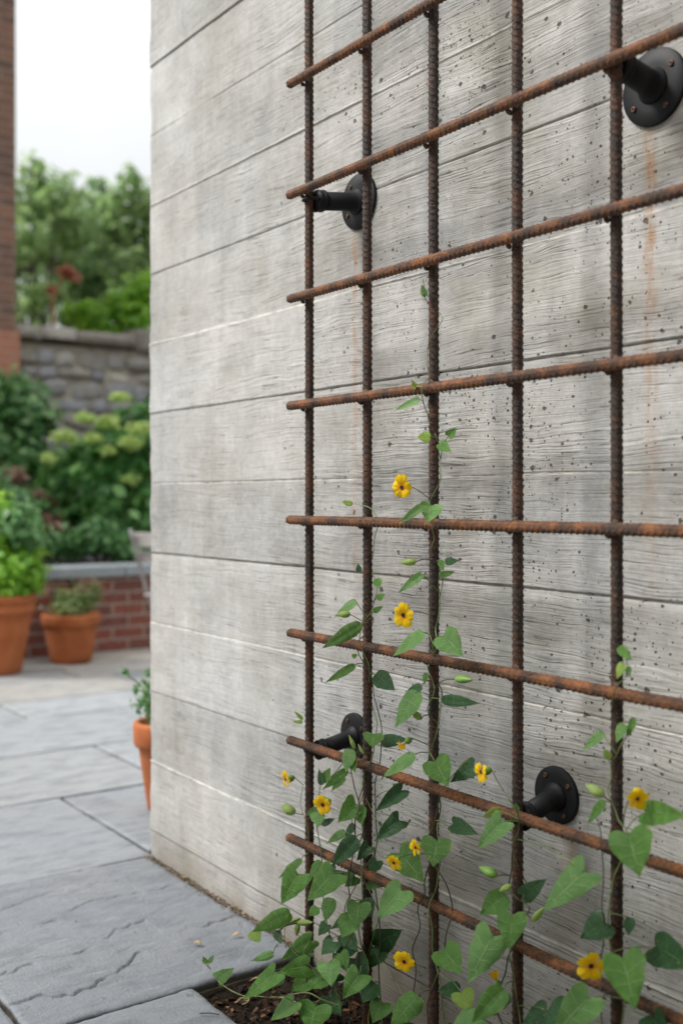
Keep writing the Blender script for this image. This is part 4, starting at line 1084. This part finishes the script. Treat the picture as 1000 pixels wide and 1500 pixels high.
def plant(name, label, loc, cat='plant', group=None):
    e = empty(name, loc); tag(e, label, cat, group); return e
def stems(e, targets, base, r=.004, mat='bark', spread=.03):
    m = MB(); b0 = Vector(base)-e.location
    for tg in targets:
        t_ = Vector(tg)-e.location; s0 = b0+Vector((random.uniform(-spread, spread), random.uniform(-spread, spread), 0))
        m.tube(spline([s0, (s0+t_)/2+Vector((random.uniform(-.3, .3)*(t_-s0).length*.3, random.uniform(-.3, .3)*(t_-s0).length*.3, (t_-s0).length*.12)), t_], 5), r, 6, r*.4)
    m.build('stem', M[mat], e)
# big pot plant
x, y, _ = bigp
e = plant('potted_shrub', 'bright lime-green leafy plant growing in the largest terracotta pot', (x, y, .40))
bl = [(x, y, .47, .20, .20, .10), (x+.02, y+.05, .58, .20, .20, .14), (x-.03, y-.02, .73, .17, .16, .14), (x+.0, y+.02, .86, .12, .11, .12), (x+.1, y+.1, .55, .12, .12, .1)]
cloud_obj('foliage', e, bl, 2600, .048, M['fol_bright'], seed=3, aspect=.75); stems(e, [b[:3] for b in bl]*2, (x, y, .38), mat='stem')
e2 = cloud_obj('foliage', e, [(x+.06, y+.10, .86, .13, .13, .09), (x+.02, y+.1, .78, .19, .18, .10)], 500, .06, M['fol_mid'], seed=8)
x, y, _ = smp
e = plant('potted_herb', 'fine light green and reddish herb growing in the medium terracotta pot', (x, y, .26))
bl = [(x, y, .32, .13, .13, .07), (x-.05, y, .36, .09, .09, .08), (x+.04, y+.06, .37, .08, .08, .10), (x+.06, y+.12, .40, .05, .05, .09)]
cloud_obj('foliage', e, bl, 1500, .026, M['fol_herb'] if 'fol_herb' in M else mat_foliage('foliage_herb', (.07, .13, .03), (.17, .27, .07), (.33, .38, .16), .3), seed=4, shell=.2)
cloud_obj('foliage', e, [(x+.05, y+.1, .44, .06, .09, .07), (x-.1, y-.1, .42, .06, .06, .05)], 160, .022, M['fol_red'], seed=5, shell=.2)
stems(e, [(x+random.uniform(-.12, .12), y+random.uniform(-.12, .14), .40+random.random()*.12) for _ in range(14)], (x, y, .26), .002, 'stem', .06)
x, y, _ = thp
e = plant('potted_herb', 'sparse seedling with thin upright stems in the slender pot by the wall corner', (x, y, .25))
bl = [(x, y, .30, .07, .07, .04), (x-.03, y-.04, .345, .05, .05, .05), (x-.01, y, .39, .04, .05, .05)]
cloud_obj('foliage', e, bl, 420, .022, M['fol_mid'], seed=6, shell=.2)
tp = [P(199, 1010, T=3.28), P(186, 990, T=3.28), P(181, 984, T=3.26), P(212, 1000, T=3.3), P(216, 985, T=3.3)]
m = MB()
for tg in tp:
    a = Vector((x, y, .26))-e.location; b = tg-e.location
    m.tube(spline([a, a.lerp(b, .5)+Vector((.0, .0, .03)), b], 6), .0016, 6, .001)
m.build('stem', M['stem'], e)
V_, Fc_ = leafcloud([tuple(t_-e.location)+(.012, .012, .012) for t_ in tp]+[tuple(Vector((x, y, .28)).lerp(t_, f_)-e.location)+(.010, .010, .012) for t_ in tp for f_ in (.4, .7)], 110, .017, seed=9)
mobj('foliage', V_, Fc_, M['fol_mid'], e, smooth=False)

# ------------------------------------------------------------------ shrubs in the planter and beyond
def pblob(px, py, T, rx, ry=None, rz=None):
    p = P(px, py, T=T); s = T/F; return (p.x, p.y, p.z, rx*s, (ry or rx)*s, (rz or rx)*s)
def shrub(name, label, blobs, n, size, mat, seed, cat='shrub', group='shrubs in the brick planter', base=None, **k):
    b = blobs[0]; cx = np.mean([q[0] for q in blobs]); cy = np.mean([q[1] for q in blobs]); bz = .42 if base is None else base
    e = plant(name, label, (cx, cy, bz), cat, group)
    cloud_obj('foliage', e, blobs, n, size, M[mat], seed=seed, **k)
    stems(e, [q[:3] for q in blobs]*2, (cx, cy, bz-.03), .010, spread=.1)
    return e
shrub('leafy_shrub', 'dark green glossy shrub against the brick building at left', [pblob(20, 580, 8.3, 42, 42, 36), pblob(50, 610, 8.2, 36, 36, 34), pblob(5, 640, 8.2, 50, 40, 45), pblob(40, 670, 8.1, 36, 40, 34), pblob(-30, 600, 8.3, 45), pblob(-40, 690, 8.1, 55), pblob(15, 725, 8.0, 45)], 4200, .09, 'fol_shr', 11, shell=.2)
hyd = shrub('hydrangea', 'big dark green hydrangea bush with lime-green flower heads beside the wall corner', [pblob(190, 640, 8.0, 36, 36, 44), pblob(165, 670, 7.9, 46, 46, 40), pblob(115, 690, 7.9, 44, 44, 42), pblob(210, 700, 7.9, 48, 48, 56), pblob(150, 735, 7.8, 56, 50, 50), pblob(95, 735, 7.9, 40, 44, 40), pblob(235, 640, 8.1, 40, 40, 60), pblob(210, 765, 7.8, 44, 44, 40)], 5200, .10, 'fol_dark', 12, shell=.3, cat='hydrangea', aspect=.72)
for i, (px, py, r) in enumerate([(175, 582, 15), (124, 612, 14), (157, 617, 17), (206, 628, 19), (194, 648, 19), (94, 640, 20), (136, 642, 15), (158, 660, 11), (72, 672, 14), (190, 702, 14)]):
    b = pblob(px, py, 7.62 if i not in (0, 11) else 7.8, r*.92, r*1.0, r*.5)
    V_, Fc_ = leafcloud([(0, 0, 0)+tuple(b[3:])], 120, .036, seed=50+i, shell=.35, aspect=.9, flat=.9)
    mobj('flower_head', V_, Fc_, M['bloom'], hyd, smooth=False, loc=Vector(b[:3])-hyd.location)
sh2 = shrub('low_shrub', 'low pale green leafy plant spilling over the planter cap, left of the grey chair', [pblob(110, 795, 7.25, 30, 30, 22), pblob(145, 785, 7.3, 32, 32, 26), pblob(80, 800, 7.2, 24, 24, 18), pblob(175, 800, 7.3, 26, 30, 18), pblob(205, 805, 7.3, 22, 26, 16)], 1900, .058, 'fol_mid', 13)
shrub('flowering_shrub', 'reddish-brown and pink flowering plant between the dark shrub and the hydrangea', [pblob(45, 735, 7.6, 30, 30, 16), pblob(62, 765, 7.4, 26, 26, 16), pblob(85, 778, 7.3, 20, 20, 9), pblob(10, 700, 7.7, 26, 30, 14), pblob(78, 805, 7.2, 8)], 620, .06, 'fol_red2' if 'fol_red2' in M else 'fol_red', 14)
shrub('leafy_shrub', 'mid green shrub with pale new leaves behind the largest pot', [pblob(15, 740, 7.2, 36, 36, 26), pblob(0, 770, 7.1, 44, 40, 36), pblob(50, 740, 7.3, 22, 22, 9), pblob(40, 790, 7.1, 34, 34, 30), pblob(-20, 720, 7.2, 36)], 1900, .062, 'fol_mid', 15)
# grey variegated sprigs between pots
e = plant('trailing_plant', 'small grey-green trailing plant hanging from the planter cap behind the medium pot', (-6.42, P(75, 850, T=6.75).y, .45), 'plant')
bl = [pblob(75, 845, 6.75, 18, 18, 14), pblob(62, 862, 6.7, 14, 14, 18), pblob(100, 850, 6.75, 12, 12, 10), pblob(85, 870, 6.65, 10, 10, 8)]
cloud_obj('foliage', e, bl, 330, .04, mat_foliage('foliage_grey_green', (.07, .12, .07), (.17, .24, .16), (.40, .46, .38), .25), seed=16)

e = plant('shade_bush', 'added unseen green bush right of the trellis, shading the lower right of the wall', (-.30, -.30, -.03), 'shrub')  # out-of-view bush, put in to darken the lower right of the wall
bl = [(-.30, -.34, .35, .34, .30, .33), (-.05, -.25, .55, .34, .22, .40), (-.42, -.24, .72, .24, .20, .26), (-.10, -.45, .28, .34, .30, .28), (-.20, -.30, 1.0, .28, .2, .26)]
cloud_obj('foliage', e, bl, 5000, .055, M['fol_dark'], seed=31, shell=.5); stems(e, [b[:3] for b in bl]*2, (-.25, -.2, -.04), .008, spread=.1)
e = plant('garden_tree', 'added unseen young tree whose crown shades the lower part of the concrete wall', (-2.2, -2.9, -.05), 'tree')  # tree added out of view so its crown dims the wall foot
bl = [(-2.80, -1.70, 2.2, .42, .35, .28), (-2.35, -1.60, 2.15, .42, .35, .28), (-2.0, -1.75, 2.05, .42, .35, .28), (-2.3, -2.3, 2.3, .5, .5, .3)]
cloud_obj('crown', e, bl, 2300, .09, M['fol_mid'], seed=33, shell=.2)
m = MB(); m.tube(spline([Vector((0, 0, 0)), Vector((.05, .05, 1.2)), Vector((.1, .4, 2.2)), Vector((.05, .9, 2.6))], 6), .055, 9, .02)
for b in bl:
    c = Vector(b[:3])-e.location; m.tube(spline([Vector((.08, .2, 1.75)), Vector((.08, .2, 1.75)).lerp(c, .5)+Vector((0, 0, .1)), c], 5), .022, 7, .006)
m.build('trunk', M['bark'], e)
# ------------------------------------------------------------------ trees beyond the wall
def tree(label, px, T, top, blobs, n, size, mat, seed, trunk_r=.12):
    base = P(px, 900, T=T); e = plant('garden_tree', label, (base.x, base.y, -.1), 'tree', 'trees beyond the stone wall')
    bl = [pblob(a, b, T+random.uniform(-.9, .9), r*1.25, r*1.25, r*q*1.2) for a, b, r, q in blobs]
    cloud_obj('crown', e, bl, n, size, M[mat], seed=seed, shell=.15, aspect=.5)
    m = MB(); tp = P(px, top, T=T)-e.location
    m.tube(spline([Vector((0, 0, -.2)), Vector((.1, .05, tp.z*.4)), Vector((tp.x*.8, tp.y*.8, tp.z*.75)), tp], 6), trunk_r, 10, trunk_r*.2)
    for b in bl:
        c = Vector(b[:3])-e.location; s0 = Vector((c.x*.15, c.y*.15, max(.8, c.z*.55)))
        m.tube(spline([s0, s0.lerp(c, .5)+Vector((0, 0, .2)), c], 5), trunk_r*.38, 7, trunk_r*.08)
    m.build('trunk', M['bark'], e)
    return e
tree('airy light green tree beyond the stone wall, tallest crown beside the brick building', 48, 17, 250, [(50, 250, 20, 1.3), (62, 285, 34, 1.1), (95, 305, 26, 1), (35, 300, 26, 1.2), (75, 325, 30, 1), (40, 350, 36, 1), (70, 375, 34, 1), (30, 395, 30, 1), (95, 350, 20, 1), (5, 330, 40, 1), (-20, 390, 45, 1), (90, 290, 34, 1), (110, 345, 34, 1), (60, 430, 34, 1), (35, 455, 26, 1), (95, 420, 22, 1)], 1900, .19, 'fol_tree', 21, .08)
tree('darker green tree beyond the stone wall in the middle of the gap', 140, 19, 280, [(145, 275, 15, 1.4), (140, 305, 24, 1.1), (112, 330, 34, 1), (170, 330, 26, 1), (150, 340, 24, 1), (125, 370, 34, 1), (155, 390, 34, 1), (115, 410, 32, 1), (90, 430, 28, 1), (150, 430, 36, 1), (110, 465, 30, 1)], 2000, .20, 'fol_tree2' if 'fol_tree2' in M else 'fol_tree', 22)
tree('green tree beyond the stone wall whose crown meets the concrete wall edge', 200, 18, 250, [(192, 265, 16, 1.4), (190, 300, 36, 1), (165, 320, 30, 1), (212, 300, 22, 1.5), (200, 330, 26, 1), (180, 355, 26, 1), (210, 370, 34, 1), (190, 400, 34, 1), (225, 420, 40, 1), (235, 330, 34, 1.5)], 1700, .19, 'fol_tree', 23, .08)
shrub('bright_bush', 'bright yellow-green bush rising just above the stone wall coping', [pblob(205, 425, 10.6, 26, 30, 26), pblob(180, 445, 10.5, 30, 30, 26), pblob(140, 455, 10.5, 24, 28, 16), pblob(112, 455, 10.5, 14, 20, 14), pblob(210, 465, 10.4, 36, 36, 30), pblob(150, 480, 10.5, 36, 36, 22), pblob(235, 430, 10.5, 34), pblob(180, 560, 10.6, 60, 50, 80)], 3000, .085, 'fol_bright', 24, group='trees beyond the stone wall', base=0.0)
e = plant('small_tree', 'slender orange-barked little tree with rusty leaves above the stone wall', (P(78, 900, T=10.8).x, P(78, 900, T=10.8).y, 0), 'tree')
cloud_obj('crown', e, [pblob(98, 398, 10.8, 13, 13, 9), pblob(110, 405, 10.8, 8, 8, 6), pblob(76, 425, 10.8, 7)], 130, .07, M['fol_rust'], seed=25)
m = MB(); m.tube([Vector((0, 0, 0)), P(79, 500, T=10.8)-e.location, P(76, 440, T=10.8)-e.location, P(95, 400, T=10.8)-e.location], .035, 8, .008); m.build('trunk', simple('orange_bark', (.42, .20, .12), .8), e)

# ------------------------------------------------------------------ folding chair
rgt = Vector((S_, C_, 0)); fwv = Vector((-C_, S_, 0))
cp = P(191, 800, T=5.75); e = empty('folding_chair', (cp.x, cp.y, 0.002)); tag(e, 'pale grey slatted folding garden chair half hidden behind the concrete wall', 'chair')
f_ = (rgt*.50+fwv*.30).normalized(); w_ = (rgt*.75-fwv*.55); w_ = (w_-f_*w_.dot(f_)).normalized(); upv = Vector((0, 0, 1))
f_ = (rgt*.56+fwv*.83).normalized(); w_ = (rgt*.83-fwv*.56).normalized()
def cpt(a, b, c): return f_*a+w_*b+upv*c
def bar(m, a, b, r=.010, fl=.5):
    m.tube([a, b], r, 8)
for side in (0.0, .40):
    m = MB(); m.tube(spline([cpt(-.0, side, .80), cpt(.09, side, .55), cpt(.20, side, .30), cpt(.33, side, .0)], 5), .011, 8); m.build('leg', M['grey_wood'], e)
    m = MB(); m.tube([cpt(.30, side+(.02 if side == 0 else -.02), .43), cpt(.20, side+(.02 if side == 0 else -.02), .0)], .010, 8); m.build('leg', M['grey_wood'], e)
for zc, hh in ((.745, .075), (.655, .06)):
    m = MB(); R3 = Matrix((w_, f_, upv)).transposed()
    m.box(cpt(.025+(.78-zc)*.36, .20, zc), (.44, .014, hh), R3, bev=.004); m.build('back_slat', M['grey_wood'], e, smooth=False)
sl = MB()
for k in range(6): sl.box(cpt(.13+k*.058, .20, .445), (.42, .046, .015), Matrix((w_, f_, upv)).transposed(), bev=.004)
sl.build('seat', M['grey_wood'], e, smooth=False)

# ------------------------------------------------------------------ camera, light, sky
cam = bpy.data.cameras.new('camera'); co = bpy.data.objects.new('camera', cam); COL.objects.link(co); scene.camera = co
co.location = (0, -W, H)
co.rotation_euler = Matrix((Vector((S_, C_, 0)), Vector((0, 0, 1)), Vector((C_, -S_, 0)))).transposed().to_euler()
cam.sensor_fit = 'HORIZONTAL'; cam.sensor_width = 24; cam.lens = 24*F/1000; cam.shift_y = -21/1000
cam.clip_start = .02; cam.clip_end = 500
cam.dof.use_dof = True; cam.dof.focus_distance = 1.92; cam.dof.aperture_fstop = 2.4

SD = Vector((-.42, -.56, .72)).normalized()     # towards the brightest part of the overcast
sun = bpy.data.lights.new('sun', 'SUN'); sun.energy = 2.5; sun.angle = math.radians(16); sun.color = (1, .965, .92)
so = bpy.data.objects.new('sun', sun); COL.objects.link(so); so.rotation_euler = SD.to_track_quat('Z', 'Y').to_euler(); so.location = (-3, -3, 6)
w = bpy.data.worlds.new('World'); scene.world = w; w.use_nodes = True; nt = w.node_tree; nt.nodes.clear()
def wn_(typ, ins=(), **kw):
    nd = nt.nodes.new('ShaderNode'+typ)
    for k, v in kw.items(): setattr(nd, k, v)
    for k, v in dict(ins).items():
        if isinstance(v, bpy.types.NodeSocket): nt.links.new(v, nd.inputs[k])
        else: nd.inputs[k].default_value = v
    return nd
out = wn_('OutputWorld'); bg = wn_('Background', {1: .1})
sky = wn_('TexSky', sky_type='NISHITA', sun_disc=False)
sky.sun_elevation = math.asin(SD.z); sky.sun_rotation = math.atan2(SD.x, SD.y); sky.dust_density = 4
gen = wn_('TexCoord').outputs['Generated']; zc_ = wn_('SeparateXYZ', {0: gen}).outputs[2]
g1 = wn_('MapRange', {0: zc_, 1: 0.0, 2: 1.0, 3: 3.75, 4: 12.0}).outputs[0]
dt = wn_('VectorMath', {0: gen, 1: tuple(SD)}, operation='DOT_PRODUCT').outputs['Value']
g2 = wn_('MapRange', {0: dt, 1: -.6, 2: 1.0, 3: .45, 4: 1.35}).outputs[0]
ns = wn_('TexNoise', {'Vector': gen, 'Scale': 3.2, 'Detail': 4.0}).outputs['Fac']
g3 = wn_('MapRange', {0: ns, 1: .3, 2: .7, 3: .93, 4: 1.06}).outputs[0]
mu = wn_('Math', {0: wn_('Math', {0: g1, 1: g2}, operation='MULTIPLY').outputs[0], 1: g3}, operation='MULTIPLY')
cc = wn_('VectorMath', {0: (.965, .99, 1.0)}, operation='SCALE'); nt.links.new(mu.outputs[0], cc.inputs['Scale'])
mx = nt.nodes.new('ShaderNodeMix'); mx.data_type = 'RGBA'; mx.inputs[0].default_value = .94; nt.links.new(sky.outputs[0], mx.inputs[6]); nt.links.new(cc.outputs[0], mx.inputs[7])
nt.links.new(mx.outputs[2], bg.inputs[0]); nt.links.new(bg.outputs[0], out.inputs[0])
scene.view_settings.view_transform = 'Standard'; scene.view_settings.look = 'None'; scene.view_settings.exposure = .70; scene.view_settings.gamma = 1
scene.cycles.max_bounces = 6; scene.cycles.diffuse_bounces = 3; scene.cycles.glossy_bounces = 2; scene.cycles.transmission_bounces = 3
